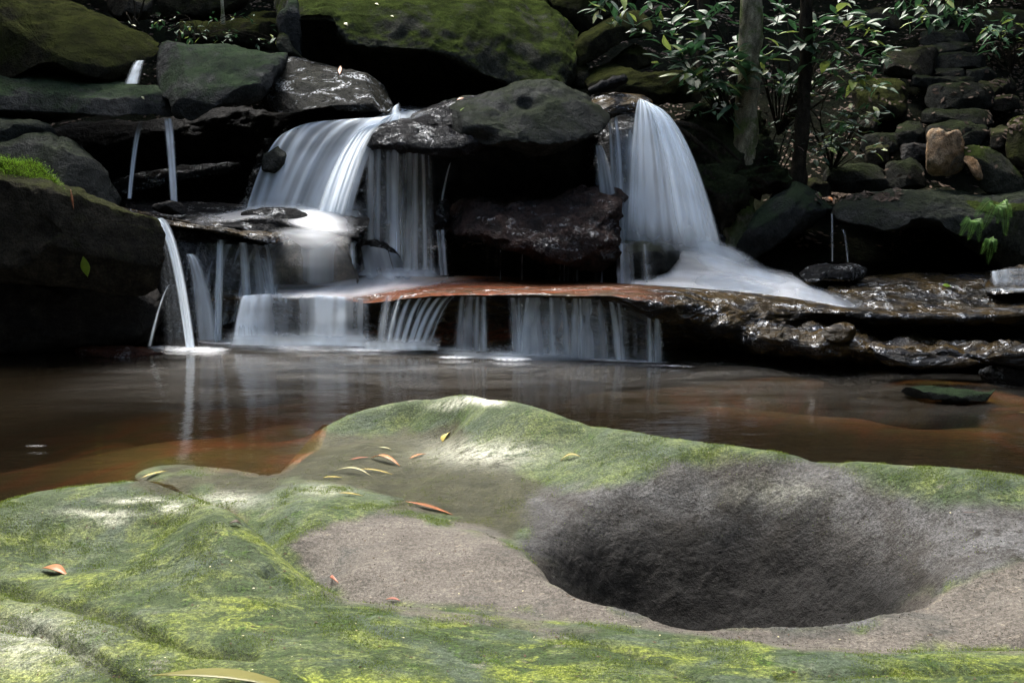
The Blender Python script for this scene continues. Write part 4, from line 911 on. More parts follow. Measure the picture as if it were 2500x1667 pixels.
for a, va, b, vb, w0, w1, am in ((462,620,510,830,14,34,.6),(540,585,533,830,12,12,.65),(536,600,528,835,7,8,.4),(592,592,603,770,14,18,.7),(620,596,640,770,16,22,.3),(648,598,668,740,16,20,.25),(640,630,660,720,14,20,.3)):
    curtain([(a - w0, va, 7.5), (a + w0, va, 7.5)], [(b - w1, vb, 7.35), (b + w1, vb, 7.35)], strands=[(.5, .25, am)], base=.03, veil=.08, freq=4, nu=22, nv=24, edge=.25, pw=1.8, parent=W10)
curtain([(430,590,7.6),(690,600,7.6)], [(400,835,7.4),(620,770,7.4)], base=.06, veil=.32, freq=16, nu=80, nv=22, edge=.15, pw=1.6, parent=W10, name='water_veil')
# upper left trickles
for lb, a, va, b, vb, w0, w1, am, Yt in (('right and stronger of the two trickles under the grey plate', 408, 288, 425, 500, 15, 11, .6, 8.55), ('left and thinner of the two trickles under the grey slab', 345, 300, 316, 485, 11, 7, .45, 8.6), ('short water slide above the slab at its right end', 345, 148, 322, 205, 12, 20, .35, 8.75)):
    Wt = fall(lb, b, vb, Yt); curtain([(a - w0, va, Yt), (a + w0, va, Yt)], [(b - w1, vb, Yt - .4), (b + w1, vb, Yt - .4)], strands=[(.35,.16,am),(.65,.16,am)], base=.03, nu=16, nv=24, edge=.25, freq=4, pw=1.7, parent=Wt)
for lb, a, b, v0, v1 in (('faint drip under the right bank slab beside the wedge rock', 2057, 2070, 560, 640), ('barely visible drip left of the other under the right bank slab', 2031, 2032, 520, 638)):
    Wt = fall(lb, b, v1, 8.2); curtain([(a - 4, v0, 8.3), (a + 4, v0, 8.3)], [(b - 4, v1, 8.2), (b + 4, v1, 8.2)], strands=[(.5,.25,.22)], nu=8, nv=10, edge=.3, freq=2, parent=Wt)
W11 = fall('small cascade over a brown step at the right edge', 2450, 700, 7.3)
curtain([(2415,662,7.35),(2470,655,7.35),(2560,655,7.35)], [(2420,700,7.2),(2470,702,7.2),(2560,702,7.2)], strands=[(.15,.08,.45),(.4,.1,.3),(.8,.1,.35)], base=.04, veil=.2, freq=6, nu=50, nv=16, edge=.15, pw=1.3, fade_bot=.3, fade_top=.15, parent=W11, gain=.85, name='water_veil')
curtain([(2395,700,7.15),(2560,698,7.15)], [(2380,715,7.0),(2560,716,7.0)], base=.3, veil=.15, freq=5, nu=40, nv=14, edge=.3, pw=1, fade_top=.5, fade_bot=.6, parent=W11, gain=.85, name='water_veil')

# foam on the pool at the foot of the falls
def foam_patch(u0, u1, v, hv, am, slope=0):
    nr, nc = 15, 50
    f = np.linspace(-1, 1, nc)[None]; s = np.linspace(-1, 1, nr)[:, None]
    uu = (u0 + u1) / 2 + (u1 - u0) / 2 * f + 0 * s; vv = v + slope * f + hv * s
    D = am * 1.15 * np.clip(1 - f ** 2 - s ** 2, 0, 1) ** .8 * (.5 + 1.0 * streaks(f, s * 2, 6))
    return PZ(uu, vv, .012 + .0005 * len(FV)).reshape(-1, 3), grid_faces(nr, nc), D.ravel()
FV, FF, FD, base_i = [], [], [], 0
for a in ((395,565,853,8,.95),(340,470,848,6,.35),(470,760,833,9,.8),(560,860,840,11,.75),(800,1060,850,9,.95),(1000,1240,851,5,.55,3),(1180,1420,866,5,.85,6),(1400,1640,880,4,.6,5),(1200,1300,876,6,.85),(1065,1160,872,4,.6),(640,1000,846,14,.35),(1180,1260,872,3,.6),(1560,1700,892,3,.25,3),(60,115,1088,3,.12)):
    V_, F_, D_ = foam_patch(*a); FV.append(V_); FF.append(F_ + base_i); FD.append(D_); base_i += len(V_)
o = mesh_obj('foam', np.vstack(FV), np.vstack(FF), FOAM, attrs=dict(dens=np.clip(np.concatenate(FD), 0, .97))); tag(o, 'white foam floating on the pool along the foot of the falls', kind='stuff')

# ------------------------------------------------------------------ leaves
def leaf_mat(name, c1, c2, gloss=.4, trans=.25, nscale=22):
    t = NT(name); g = t.n('NewGeometry'); oi = t.n('ObjectInfo')
    col = t.mix(t.ramp(t.noise(g.outputs['Position'], nscale, 4, .6), .35, .65), c1, c2)
    col = t.mix(t.math('MULTIPLY', oi.outputs['Random'], .6), col, tuple(min(1, x * 1.9) for x in c2))
    p = t.n('BsdfPrincipled'); t.l(col, p.inputs['Base Color']); p.inputs['Roughness'].default_value = gloss; p.inputs['Specular IOR Level'].default_value = .3
    tl = t.n('BsdfTranslucent'); t.l(col, tl.inputs[0]); m = t.n('MixShader'); m.inputs[0].default_value = trans
    t.l(p.outputs[0], m.inputs[1]); t.l(tl.outputs[0], m.inputs[2]); t.l(m.outputs[0], t.out.inputs[0]); return t.m
LM = dict(orange=leaf_mat('orange_leaf', (.17,.055,.02), (.28,.12,.05), trans=.1), yellow=leaf_mat('yellow_leaf', (.22,.17,.03), (.30,.24,.07), trans=.1), pale=leaf_mat('pale_leaf', (.25,.23,.11), (.36,.34,.2), trans=.1),
          green=leaf_mat('green_leaf', (.09,.17,.012), (.15,.24,.02)), red=leaf_mat('red_brown_leaf', (.16,.05,.03), (.3,.1,.06), trans=.05), tan=leaf_mat('tan_leaf', (.05,.05,.012), (.09,.085,.025), trans=.05), dark=leaf_mat('dark_leaf', (.02,.012,.01), (.04,.025,.02), trans=.0),
          shrub=leaf_mat('shrub_leaf', (.010,.032,.014), (.022,.056,.022), gloss=.55), lime=leaf_mat('lime_leaf', (.07,.11,.02), (.15,.19,.045), gloss=.4), brownleaf=leaf_mat('litter_leaf', (.02,.013,.008), (.05,.032,.02), gloss=.9, trans=.0))
def leaf_geo(L, W, curl=.1, bend=0.0, fold=.25, n=9, sharp=1.0):
    vs, fs = [], []
    for i in range(n):
        t_ = i / (n - 1); wd = W * .5 * (math.sin(math.pi * min(max(t_, .0), 1)) ** 1.15) * (1 - .25 * t_ * sharp) + W * .02
        x = (t_ - .5) * L; y0 = bend * L * math.sin(math.pi * t_); z = curl * L * math.sin(math.pi * t_)
        vs += [(x, y0 - wd, z + fold * wd), (x, y0, z), (x, y0 + wd, z + fold * wd)]
    for i in range(n - 1):
        a = i * 3; fs += [(a, a + 1, a + 4, a + 3), (a + 1, a + 2, a + 5, a + 4)]
    return vs, fs
def lay_leaf(u0, v0, u1, v1, wpx, mat, label, curl=.025, bend=0.0, lift=.004, cat='leaf'):
    h = cast((u0 + u1) / 2, (v0 + v1) / 2); h0 = cast(u0, v0); h1 = cast(u1, v1)
    if not h: return
    c0, nrm = h[0], h[1]
    Yc = c0.y
    O_ = Vector((0, 0, CAM_H))
    def onplane(u, v):
        dv = Vector(dirs(u, v)).normalized(); q = dv.dot(nrm)
        if abs(q) > .05:
            X_ = O_ + dv * ((c0 - O_).dot(nrm) / q)
            if abs(X_.y - Yc) < .16: return X_
        return Vector(P(u, v, Yc))
    A, B = onplane(u0, v0), onplane(u1, v1)
    d = B - A; L = d.length; xax = d.normalized()
    zax = (nrm - xax * nrm.dot(xax)).normalized(); yax = zax.cross(xax)
    # width seen foreshortened
    view = (c0 - Vector((0, 0, CAM_H))).normalized()
    Wd = wpx * Yc / FPX / max(.62, abs(zax.dot(view)))
    vs, fs = leaf_geo(L, min(Wd, L * .6), curl, bend)
    o = mesh_obj('fallen_leaf', vs, fs, LM[mat], smooth=True)
    o.matrix_world = Matrix.Translation(c0 + zax * (lift - curl * L * .2)) @ Matrix((xax, yax, zax)).transposed().to_4x4()
    md = o.modifiers.new('thickness', 'SOLIDIFY'); md.thickness = .0012
    tag(o, label, cat); return o
for a in [
 (990,1226,1108,1260,14,'orange','longest orange gum leaf lying on the rock in the middle'),
 (1082,1080,1100,1056,18,'yellow','stubby pale yellow leaf on the back ridge',.1),
 (1365,1129,1418,1115,6,'yellow','thin yellow leaf on the ridge right of the white lichen',.15,.12),
 (826,1205,887,1213,7,'yellow','straight yellow leaf on the grey lobe nearest the wet hollow'),
 (903,1118,976,1137,11,'orange','arched orange brown leaf standing at the water edge',.12),
 (855,1124,899,1118,5,'red','half sunken reddish leaf left of the arched orange brown one',.02),
 (813,1150,908,1163,7,'pale','wavy pale cream leaf at the water edge',.12,.06),
 (872,1146,962,1161,5,'yellow','thin dull orange leaf beside the wavy pale one',.05),
 (788,1167,836,1168,5,'yellow','short yellow leaf left of the wavy pale one'),
 (1000,1121,1040,1109,7,'orange','short brownish orange leaf in the wet hollow',.04),
 (924,1094,954,1098,5,'pale','tiny pale leaf near the tip of the back ridge',.04),
 (345,1168,408,1151,7,'yellow','yellow leaf on the wet shore at the left'),
 (103,1388,166,1408,20,'orange','curled orange leaf with a stalk on the left moss',.12),
 (372,1650,760,1696,44,'tan','large dull yellow green leaf cut by the bottom edge',.05),
 (560,1280,590,1284,10,'dark','small black curled leaf on the crest of the front moss',.25),
 (943,1465,978,1468,6,'red','small red brown leaf on the edge of the brown basin',.1),
 (810,1412,828,1424,6,'red','tiny curled brown leaf on the brown basin at the left',.2),
 (2347,1253,2388,1252,3,'dark','short black twig on the grey rock at the right',.02),
 (2090,973,2118,977,8,'yellow','small yellow leaf on the submerged slab at the right'),
 (2486,1008,2512,1012,14,'pale','pale green leaf at the right edge in the shallow water'),
 (203,625,214,675,20,'green','bright green leaf stuck upright on the left dark block',.02),
 (172,462,180,512,5,'orange','thin orange needle leaf on the left dark block below the moss',.02),
 (832,162,829,184,6,'orange','small orange leaf on the brown wet rock above the middle waterfall',.02),
 (1115,246,1134,240,5,'orange','tiny orange leaf on the upper edge of the centre boulder',.02),
 (1120,278,1134,264,7,'green','small green leaf on the centre boulder',.02),
 (2300,697,2322,702,9,'green','small green leaf on the stream bed at the right',.02),
 (1992,474,2006,480,9,'lime','lime leaf lying where the wedge rock meets the slab',.05),
 (2018,482,2036,494,12,'orange','pinkish brown leaf beside the lime leaf on the right bank',.05),
 (2148,476,2160,480,6,'lime','tiny lime leaf on the right bank slab',.05),
 (345,236,352,244,7,'pale','tiny pale leaf on the long grey slab',.02),
 (840,58,850,64,14,'pale','small white leaf on the left of the big mossy boulder',.05),
 (915,10,925,14,12,'pale','small white leaf near the top of the big mossy boulder',.05),
 (953,40,962,43,8,'pale','tiny white leaf in the middle of the big mossy boulder',.05),
]:
    lay_leaf(*a)

# ------------------------------------------------------------------ trees, shrubs, ferns
def tube(pts, radii, nseg=9, amp=.0, wob_f=6):
    p = np.array(pts, float); n = len(p); V = []
    for i in range(n):
        d = p[min(i + 1, n - 1)] - p[max(i - 1, 0)]; d /= np.linalg.norm(d) + 1e-9
        a = np.cross(d, [0, 1, 0.01]); a /= np.linalg.norm(a) + 1e-9; b = np.cross(d, a)
        for k in range(nseg):
            th = 2 * math.pi * k / nseg; V.append(p[i] + radii[i] * (math.cos(th) * a + math.sin(th) * b))
    V = np.array(V)
    if amp: ctr = np.repeat(p, nseg, 0); V = V + (V - ctr) * (amp * fbm(V * wob_f, 3))[:, None]
    return V, grid_faces(n, nseg, wrap=True)
BARK = rock_mat('mossy_bark', (.10,.09,.06), (.20,.19,.14), moss=(.06,.085,.025), moss_amt=.8, moss_n=-.15, wet=.1, tone=1.7, rough=(.7,.95), bump=1.3, scale=2, stretch=(1,1,.4))
BARK2 = rock_mat('dark_bark', (.05,.042,.03), (.10,.085,.06), wet=.1, rough=(.7,.95), bump=1.2, scale=2, stretch=(1,1,.4))
def trunk_tree(px, Y, wpx, mat, label, top=9.0, flare=.5, branches=3):
    P0 = line([(a, b) for a, b in px], 40)
    pts = [P(a, b, Y) for a, b in P0]
    pts = [np.array(p) for p in pts]
    d = (pts[-1] - pts[-6]) / 5; d[2] = max(d[2], .12)
    while pts[-1][2] < top: pts.append(pts[-1] + d + np.array([.02 * math.sin(len(pts) * .3), .01 * math.cos(len(pts) * .4), 0]))
    n = len(pts); r0 = wpx / 2 * Y / FPX
    rad = [r0 * (1 + flare * math.exp(-i / 5.0)) * (1 - .35 * i / n) for i in range(n)]
    root = empty('tree', pts[0]); tag(root, label, 'tree')
    V, F = tube(pts, rad, 18, .25, 5); o = mesh_obj('trunk', V, F, mat); put_under(o, root)
    rr = random.Random(int(px[0][0]))
    V2, F2, nb = [], [], 0                                  # crown high above the frame
    for b in range(branches):
        i0 = int(n * (.62 + .12 * b)); st_ = pts[min(i0, n - 1)]; ang = rr.uniform(0, 6.28)
        bp = [st_ + np.array([math.cos(ang) * k * .3, math.sin(ang) * k * .3, k * .18]) for k in range(8)]
        Vb, Fb = tube(bp, [r0 * .4 * (1 - k / 9) for k in range(8)], 7); o = mesh_obj('branch', Vb, Fb, mat); put_under(o, root)
        for q in range(500):
            ce = bp[rr.randint(3, 7)] + np.array([rr.gauss(0, .5), rr.gauss(0, .5), rr.gauss(0, .35)])
            e1 = np.array([rr.gauss(0, 1), rr.gauss(0, 1), rr.gauss(0, .5)]); e1 /= np.linalg.norm(e1); e2 = np.cross(e1, [rr.gauss(0, .3), rr.gauss(0, .3), 1]); e2 /= np.linalg.norm(e2)
            V2 += [ce - e1 * .09, ce - e2 * .03, ce + e1 * .09, ce + e2 * .03]; F2.append((nb, nb + 1, nb + 2, nb + 3)); nb += 4
    if V2: o = mesh_obj('crown', np.array(V2), np.array(F2), LM['shrub'], smooth=False); put_under(o, root)
    return root
trunk_tree([(1806,600),(1808,520),(1815,420),(1822,300),(1828,180),(1832,80),(1838,-20),(1842,-120)], 9.1, 58, BARK, 'thick mossy tree trunk standing behind the leafy shrub right of the tall waterfall')
trunk_tree([(1948,470),(1952,380),(1962,250),(1968,150),(1970,-40)], 9.15, 34, BARK2, 'thinner brown tree trunk right of the thick mossy one')
trunk_tree([(1712,230),(1715,120),(1718,-40)], 10.6, 32, BARK2, 'dark tree trunk in the shade left of the thick mossy one')
trunk_tree([(1262,60),(1262,0),(1264,-60)], 12.5, 14, BARK2, 'narrow trunk at the top edge just above the mossy boulder, right of a thinner one')
trunk_tree([(1246,60),(1246,0),(1246,-60)], 12.3, 7, BARK2, 'thinnest trunk at the top edge above the mossy boulder')
trunk_tree([(545,60),(543,20),(538,-40)], 10.7, 9, BARK, 'slender crooked sapling in the top left behind the grey plate', flare=.2)
# root mass right of the waterfall
OR([(1655,330),(1690,270),(1760,250),(1860,300),(1900,400),(1920,450),(1880,460),(1830,490),(1770,540),(1730,500),(1690,420)], 9.25, .3, nose=(1790,420), lean=.7, mat=MW['bank'], amp=.16, freq=3, ridged=.6, label='dark mossy root bank at the foot of the thick tree right of the tall waterfall', cat='bank', name='root_bank')
for pl, lb in (([(1600,270),(1680,330),(1740,380),(1790,430)], 'uppermost bare dark root slanting beside the tall waterfall'), ([(1640,300),(1700,310),(1760,350),(1830,420)], 'wet root curving down from the shrub'), ([(1760,560),(1790,500),(1840,450),(1870,430)], 'thin dark root arching over the wedge rock')):
    q = [np.array(P(a, b, 8.95)) for a, b in line(pl, 14)]
    V, F = tube(q, [.03 * (1 - i / 20) for i in range(14)], 8, .3, 12); tag(mesh_obj('root', V, F, BARK2), lb, 'root')
q = [np.array(P(a, b, 8.9)) for a, b in line([(1438,226),(1470,212),(1505,200),(1532,192)], 12)]
V, F = tube(q, [.03, .045, .05, .05, .055, .05, .055, .06, .05, .05, .045, .02], 10, .35, 9); tag(mesh_obj('log', V, F, MW['black']), 'short black broken log lying above the lip of the right waterfall', 'log')

LEAF_MESH = {}
def leaf_mesh(kind, i):
    k = (kind, i)
    if k not in LEAF_MESH:
        r = random.Random(i); vs, fs = leaf_geo(1, r.uniform(.30, .42), r.uniform(-.12, .1), r.uniform(-.06, .06), .3, n=7)
        vs = [(x + .5, y, z) for x, y, z in vs]
        me = bpy.data.meshes.new('leaf'); me.from_pydata(vs, [], fs); me.polygons.foreach_set('use_smooth', [True] * len(me.polygons)); me.materials.append(LM[kind]); LEAF_MESH[k] = me
    return LEAF_MESH[k]
def shrub(label, base, sprigs, seed, size=.15, kinds=('shrub',) * 7 + ('lime',), leaves=(6, 9), group=None, name='shrub', cat='shrub', stem_r=.008):
    r = random.Random(seed); root = empty(name, P(*base)); tag(root, label, cat, group)
    b0 = np.array(P(*base)); n = 0
    SV, SF, nb = [], [], 0
    for (u, v, Y, sz) in sprigs:
        e = np.array(P(u, v, Y)); mid = (b0 + e) / 2 + np.array([r.uniform(-.15, .15), r.uniform(-.1, .1), .12])
        pts = catmull([b0, mid, e], 10); V, F = tube(pts, [stem_r * (1.2 - .8 * i / 9) for i in range(10)], 5); SV.append(V); SF.append(F + nb); nb += len(V)
        k = r.randint(*leaves); tipd = e - mid; tipd /= np.linalg.norm(tipd)
        for j in range(k):
            th = 2 * math.pi * j / k + r.uniform(-.4, .4); el = r.uniform(-.9, .35)
            d = Vector((math.cos(th) * math.cos(el), math.sin(th) * math.cos(el), math.sin(el))) + Vector(tipd) * .35; d.normalize()
            up = Vector((r.uniform(-.35, .35), r.uniform(-.35, .35) - .2, 1)); yv = up.cross(d).normalized(); zv = d.cross(yv)
            L = 1.3 * size * sz * r.uniform(.7, 1.25); pos_ = Vector(e) + Vector((r.gauss(0, .02), r.gauss(0, .02), r.gauss(0, .02))) * 2 + d * .01
            M = Matrix.Translation(pos_) @ Matrix((d, yv, zv)).transposed().to_4x4() @ Matrix.Scale(L, 4)
            o = bpy.data.objects.new('leaf', leaf_mesh(r.choice(kinds), r.randint(0, 5))); COL.objects.link(o)
            o.matrix_world = M; o.parent = root; o.matrix_parent_inverse = Matrix.Translation(-Vector(root.location)); n += 1
    o = mesh_obj('stem', np.vstack(SV), np.vstack(SF), BARK2); put_under(o, root)
    return n
def sp_rand(seed, n, u0, u1, v0, v1, Y0, Y1, sz=(.7, 1.1)):
    r = random.Random(seed); return [(r.uniform(u0, u1), r.uniform(v0, v1), r.uniform(Y0, Y1), r.uniform(*sz)) for _ in range(n)]
shrub('leafy shrub hanging left of the thick mossy trunk over the tall waterfall', (1790, 330, 9.3),
      [(1660,130,9.0,1.2),(1700,135,8.95,1.3),(1740,140,9.0,1.2),(1770,160,8.9,1.2),(1620,140,9.1,1.0),(1750,200,8.9,1.3),(1790,140,8.9,1.2),(1640,60,9.2,1.0),(1600,45,9.3,.9),(1565,80,9.4,.8),(1680,170,9.0,1.1),(1720,190,9,1.2),(1700,60,9.2,.9),(1830,180,8.95,1.0),(1810,215,9,1),(1740,260,8.9,.8),(1780,265,8.9,.8)] + sp_rand(3, 14, 1600, 1800, 20, 230, 9.1, 9.6), 1, size=.16)
shrub('wispy leafy twig reaching in at the top edge over the slanting slab', (1560, -60, 9.3), [(1475,8,9.3,1.1),(1500,-5,9.3,1.2),(1455,25,9.3,.9),(1530,20,9.4,.9),(1510,45,9.4,.8),(1600,5,9.4,1)], 2, size=.14)
shrub('dense glossy shrub right of the thick mossy trunk', (1900, 330, 9.5), [(1880,150,9.1,1.1),(1920,130,9.1,1.1),(1965,115,9.1,1.2),(2000,100,9.1,1.1),(1990,60,9.2,1.1),(2060,60,9.2,1.1),(2110,65,9.3,1.1),(2100,50,9.3,1),(1900,190,9.2,1.1),(1960,180,9.1,1.2),(1860,170,9.2,1),(2050,120,9.2,1),(2150,140,9.3,.9)] + sp_rand(5, 26, 1860, 2160, 5, 220, 9.2, 9.8), 3, size=.15)
shrub('low straggly shrub in front of the yellowish mossy rock', (2030, 420, 9.6), sp_rand(8, 18, 1960, 2150, 180, 380, 9.1, 9.5, (.6, .9)) + [(2085,320,9.2,.9),(2060,300,9.2,.9),(2140,370,9.2,.7),(2040,355,9.2,.8)], 4, size=.13)
shrub('leafy branch drooping in the top right corner', (2350, -80, 9.9), [(2260,20,9.6,1),(2285,45,9.6,1),(2320,35,9.7,.9),(2230,40,9.6,.9),(2380,25,9.7,.9),(2410,75,9.8,.7)] + sp_rand(9, 10, 2180, 2480, -20, 60, 9.7, 10.4, (.6, .9)), 5, size=.14)
shrub('small bushy plant on the litter slope at the right edge', (2470, 180, 11.2), sp_rand(12, 12, 2420, 2500, 40, 130, 10.8, 11.4, (.5, .9)), 6, size=.13)
shrub('tiny leafy creeper growing over the mossy beam at the top left', (480, 100, 10.3), sp_rand(13, 22, 380, 690, 30, 115, 10.0, 10.6, (.4, .7)), 7, size=.10, leaves=(4, 6), stem_r=.004)
shrub('thin leafless twigs with few leaves hanging by the brown rock at the top left', (330, 75, 9.6), [(312,40,9.5,.4),(340,60,9.5,.4),(305,-20,9.5,.3),(325,-30,9.5,.3)], 8, size=.09, leaves=(2, 3), stem_r=.01)
shrub('shadowy undergrowth between the trunks low on the slope', (1880, 470, 9.5), sp_rand(15, 16, 1690, 1960, 250, 450, 9.0, 9.4, (.35, .7)), 9, size=.12, kinds=('shrub',) * 6 + ('brownleaf',))

def fern(label, base, fronds):
    root = empty('fern', P(*base)); tag(root, label, 'fern')
    b0 = np.array(P(*base))
    for (u, v, Y) in fronds:
        e = np.array(P(u, v, Y)); L = np.linalg.norm(e - b0); mid = (b0 + e) / 2 + np.array([0, -.05, .35 * L])
        rach = catmull([b0, mid, e], 30); V, F = [], []; nb = 0
        for i in range(2, 30):
            d = rach[min(i + 1, 29)] - rach[i - 1]; d /= np.linalg.norm(d); side = np.cross(d, [0, -.8, .6]); side /= np.linalg.norm(side)
            pl = .17 * L * math.sin(math.pi * min(1, (i / 29) * .85 + .12)) + .008
            for sg in (-1, 1):
                a = rach[i]; tip = a + sg * side * pl + d * pl * .5; md_ = (a + tip) / 2
                V += [a, md_ + d * pl * .09, tip, md_ - d * pl * .09]; F.append((nb, nb + 1, nb + 2, nb + 3)); nb += 4
        Vt, Ft = tube(rach, [.0025] * 30, 4); V = np.vstack([np.array(V), Vt]); F = np.vstack([np.array(F), Ft + nb])
        o = mesh_obj('frond', V, F, FERN, smooth=False); put_under(o, root)
FERN = leaf_mat('fern_green', (.035,.10,.015), (.10,.20,.04), gloss=.6)
fern('upper fern with broad fronds hanging on the mossy end of the right slab', (2430,505,8.2), [(2400,560,8.1),(2455,575,8.1),(2470,530,8.1),(2380,530,8.1),(2460,500,8.1),(2435,545,8.05)])
fern('pale left fern on the mossy end of the right slab', (2370,540,8.15), [(2345,575,8.05),(2390,590,8.05),(2375,570,8.05),(2345,550,8.1),(2400,560,8.1),(2365,585,8.05)])
fern('lowest fern hanging like a pendant below the mossy slab end', (2410,585,8.1), [(2412,645,8.05),(2395,620,8.05),(2430,615,8.05),(2425,585,8.1),(2400,600,8.05)])

# ------------------------------------------------------------------ scattered small stuff
def scatter(name, label, pts, nrm, size, mat, seed, aspect=.5, upr=.0, kind='stuff'):
    r = np.random.RandomState(seed); n = len(pts)
    a = r.normal(size=(n, 3)); a -= nrm * (a * nrm).sum(1)[:, None] * (1 - upr); a /= np.linalg.norm(a, axis=1)[:, None] + 1e-9
    if upr: a = a * .45 + nrm * upr; a /= np.linalg.norm(a, axis=1)[:, None]
    b = np.cross(nrm + r.normal(size=(n, 3)) * .35, a); b /= np.linalg.norm(b, axis=1)[:, None] + 1e-9
    s = (size * r.uniform(.5, 1.4, n))[:, None]
    if upr: V = np.stack([pts - b * s * aspect * .5, pts + b * s * aspect * .5, pts + a * s], 1)
    else: V = np.stack([pts - a * s * .5, pts - b * s * aspect * .5, pts + a * s * .5, pts + b * s * aspect * .5], 1)
    k = V.shape[1]
    o = mesh_obj(name, V.reshape(-1, 3), np.arange(n * k).reshape(n, k), mat, smooth=False); tag(o, label, kind=kind); return o
# moss tufts on the front shelf
bn = vnormals(BV, grid_faces(NY, NX)); bn *= np.sign(bn[:, 2:3])
wgt = m_moss * sstep(-.15, .5, fbm(BV * 7 + 5, 5, .65) + .7 * cracks + .35 * np.exp(-(((bu - 1600) / 130) ** 2 + ((bv - 1125) / 32) ** 2)) * 2 - .08) * (bu > -100) * (bu < 2600) * (bv < 1760)
area = (BY ** 2).ravel(); wgt = wgt * area / area.mean(); wgt = np.clip(wgt, 0, None)
idx = RNG.choice(len(BV), 130000, p=wgt / wgt.sum())
pp = BV[idx] + RNG.normal(size=(len(idx), 3)) * np.array([.006, .006, 0])
TUFT = leaf_mat('moss_tuft', (.035,.065,.012), (.13,.17,.025), gloss=.8, nscale=260)
scatter('moss', 'fine moss tufts on the foreground rock', pp - bn[idx] * .001, bn[idx], .0040 * np.sqrt(BV[idx, 1] / 2), TUFT, 3, aspect=.45, upr=.7)
# crumbs on the basin and in the pothole
wg2 = (m_basin * .5 + m_grey + m_olive * .4) * (bz > .0) * (np.abs(bu - 1300) < 1300); idx = RNG.choice(len(BV), 2600, p=wg2 / wg2.sum())
GRIT = rock_mat('grit', (.10,.085,.065), (.3,.27,.22), wet=0, rough=(.8,.95))
scatter('grit', 'fine grit on the grey foreground rock', BV[idx] + bn[idx] * .001, bn[idx], .0035 * np.ones(len(idx)), GRIT, 5, aspect=.8, upr=.6)
wg3 = ((bz > .015) & (bu > -50) & (bu < 2550) & (bv < 1700) & (bowl < .05)) * 1.0; idx = RNG.choice(len(BV), 420, p=wg3 / wg3.sum())
scatter('debris', 'tiny specks of bark and leaf crumbs on the foreground rock', BV[idx] + bn[idx] * .002, bn[idx], .009 * np.ones(len(idx)), LM['brownleaf'], 21, aspect=.45)
idx = RNG.choice(len(BV), 120, p=wg3 / wg3.sum())
scatter('debris', 'tiny pale specks of lichen and petals on the foreground rock', BV[idx] + bn[idx] * .003, bn[idx], .006 * np.ones(len(idx)), LM['pale'], 22, aspect=.7)
# cushion moss blades on the left block
me = cushion.data; cv = np.array([v.co[:] for v in me.vertices]); cn = np.array([v.normal[:] for v in me.vertices])
ii = RNG.choice(len(cv), 26000); s3 = RNG.normal(size=(26000, 3)) * .02
scatter('moss', 'short green blades of the moss cushion on the left block', cv[ii] + s3, cn[ii], .011 * np.ones(len(ii)), leaf_mat('cushion_tuft', (.04,.09,.006), (.10,.19,.012), gloss=.8), 4, aspect=.35, upr=.8)
# leaf litter on the hillside
hx = RNG.uniform(-7, 8.5, 26000); hy = RNG.uniform(9.0, 16, 26000)
wgt = sstep(-.2, .4, fbm(np.c_[hx, hy, 0 * hx] * 1.3, 3)); kp = RNG.uniform(size=26000) < wgt + .15; hx, hy = hx[kp], hy[kp]
dgn = ground.data
from mathutils.bvhtree import BVHTree
bvh = BVHTree.FromObject(ground, dg)
hz = np.array([(bvh.ray_cast(Vector((a, b, 30)), Vector((0, 0, -1)))[0] or Vector((0, 0, 0))).z for a, b in zip(hx, hy)])
nl = np.tile(np.array([[0, -.45, .9]]), (len(hx), 1))
scatter('leaf_litter', 'brown leaf litter covering the hillside', np.c_[hx, hy, hz + .012], nl, .075 * np.ones(len(hx)), LM['brownleaf'], 6, aspect=.4)
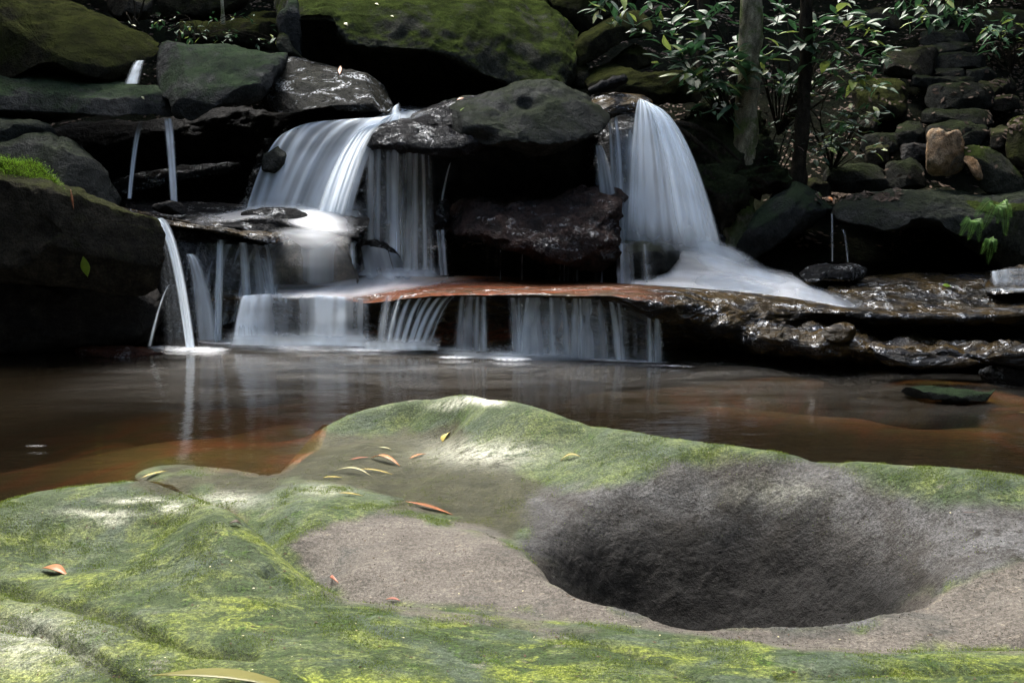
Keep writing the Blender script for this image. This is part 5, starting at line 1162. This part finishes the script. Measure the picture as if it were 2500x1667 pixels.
# litter caught on the right bank slab and between the steps
LP, LN = [], []
r = random.Random(5)
for _ in range(620):
    z_ = r.random()
    if z_ < .25: u_, v_ = r.uniform(1990, 2200), r.gauss(478, 8)
    elif z_ < .6: u_, v_ = r.uniform(2400, 2500), r.uniform(80, 330)
    else: u_, v_ = r.uniform(2100, 2500), r.uniform(60, 440)
    h = cast(u_, v_)
    if h and h[1].z > .3: LP.append(h[0] + h[1] * .01); LN.append(h[1])
scatter('leaf_litter', 'dead leaves caught between the steps and on the right bank slab', np.array(LP), np.array(LN), .075 * np.ones(len(LP)), LM['brownleaf'], 8, aspect=.45)

CANOPY = leaf_mat('shade_canopy_leaf', (.015,.03,.012), (.03,.055,.02), gloss=.5, trans=.2)
# unseen leaf canopy added to darken the banks, opening shaped to light the falls
n = 26000
cx = RNG.uniform(-16, 16, n); cy = RNG.uniform(-12, 24, n)
openr = ((cx - .2) / 7.4) ** 2 + ((cy - 7.6) / 6.8) ** 2 + .35 * fbm(np.c_[cx, cy, 0 * cx] * .4, 3)
kp = openr > 1; cx, cy = cx[kp], cy[kp]
gz = hill(cx, cy); cz = np.maximum(gz + 2.5, 6.0) + RNG.uniform(0, 3.0, len(cx))
cpt = np.c_[cx, cy, cz]
scatter('shade_canopy', 'unseen leaf canopy added around the clearing to block light', cpt, np.tile([[0, 0, 1.]], (len(cx), 1)), .75 * np.ones(len(cx)), CANOPY, 9, aspect=.45)
n = 16000  # unseen leaves added to break the sky light into patches
cx = RNG.uniform(-6.5, 6.5, n); cy = RNG.uniform(.5, 10.3, n); cz = RNG.uniform(6.4, 8.4, n)
cl = fbm(np.c_[cx * .75, cy * .75, cz * .25] + 40, 4, .6)
kp = cl > .02
cpt = np.c_[cx, cy, cz][kp]
scatter('shade_canopy', 'unseen broken canopy added over the stream with gaps shaped for the light', cpt, np.tile([[0, 0, 1.]], (len(cpt), 1)), .34 * np.ones(len(cpt)), CANOPY, 10, aspect=.45)
GROUPS = dict(step_stone='stone steps climbing the hillside', fallen_leaf='fallen leaves on the rocks', fern='ferns on the mossy slab end', tree='trees on the far bank',
              shrub='shrubs on the far bank', boulder='boulders around the falls', waterfall='waterfalls and trickles', root='bare roots beside the tall waterfall', rock_wall='rock walls behind the falls', rock_shelf='rock shelves of the cascade')
for o in sc.objects:
    st_ = o.name.split('.')[0]
    if o.parent is None and st_ in GROUPS and 'label' in o: o['group'] = GROUPS[st_]
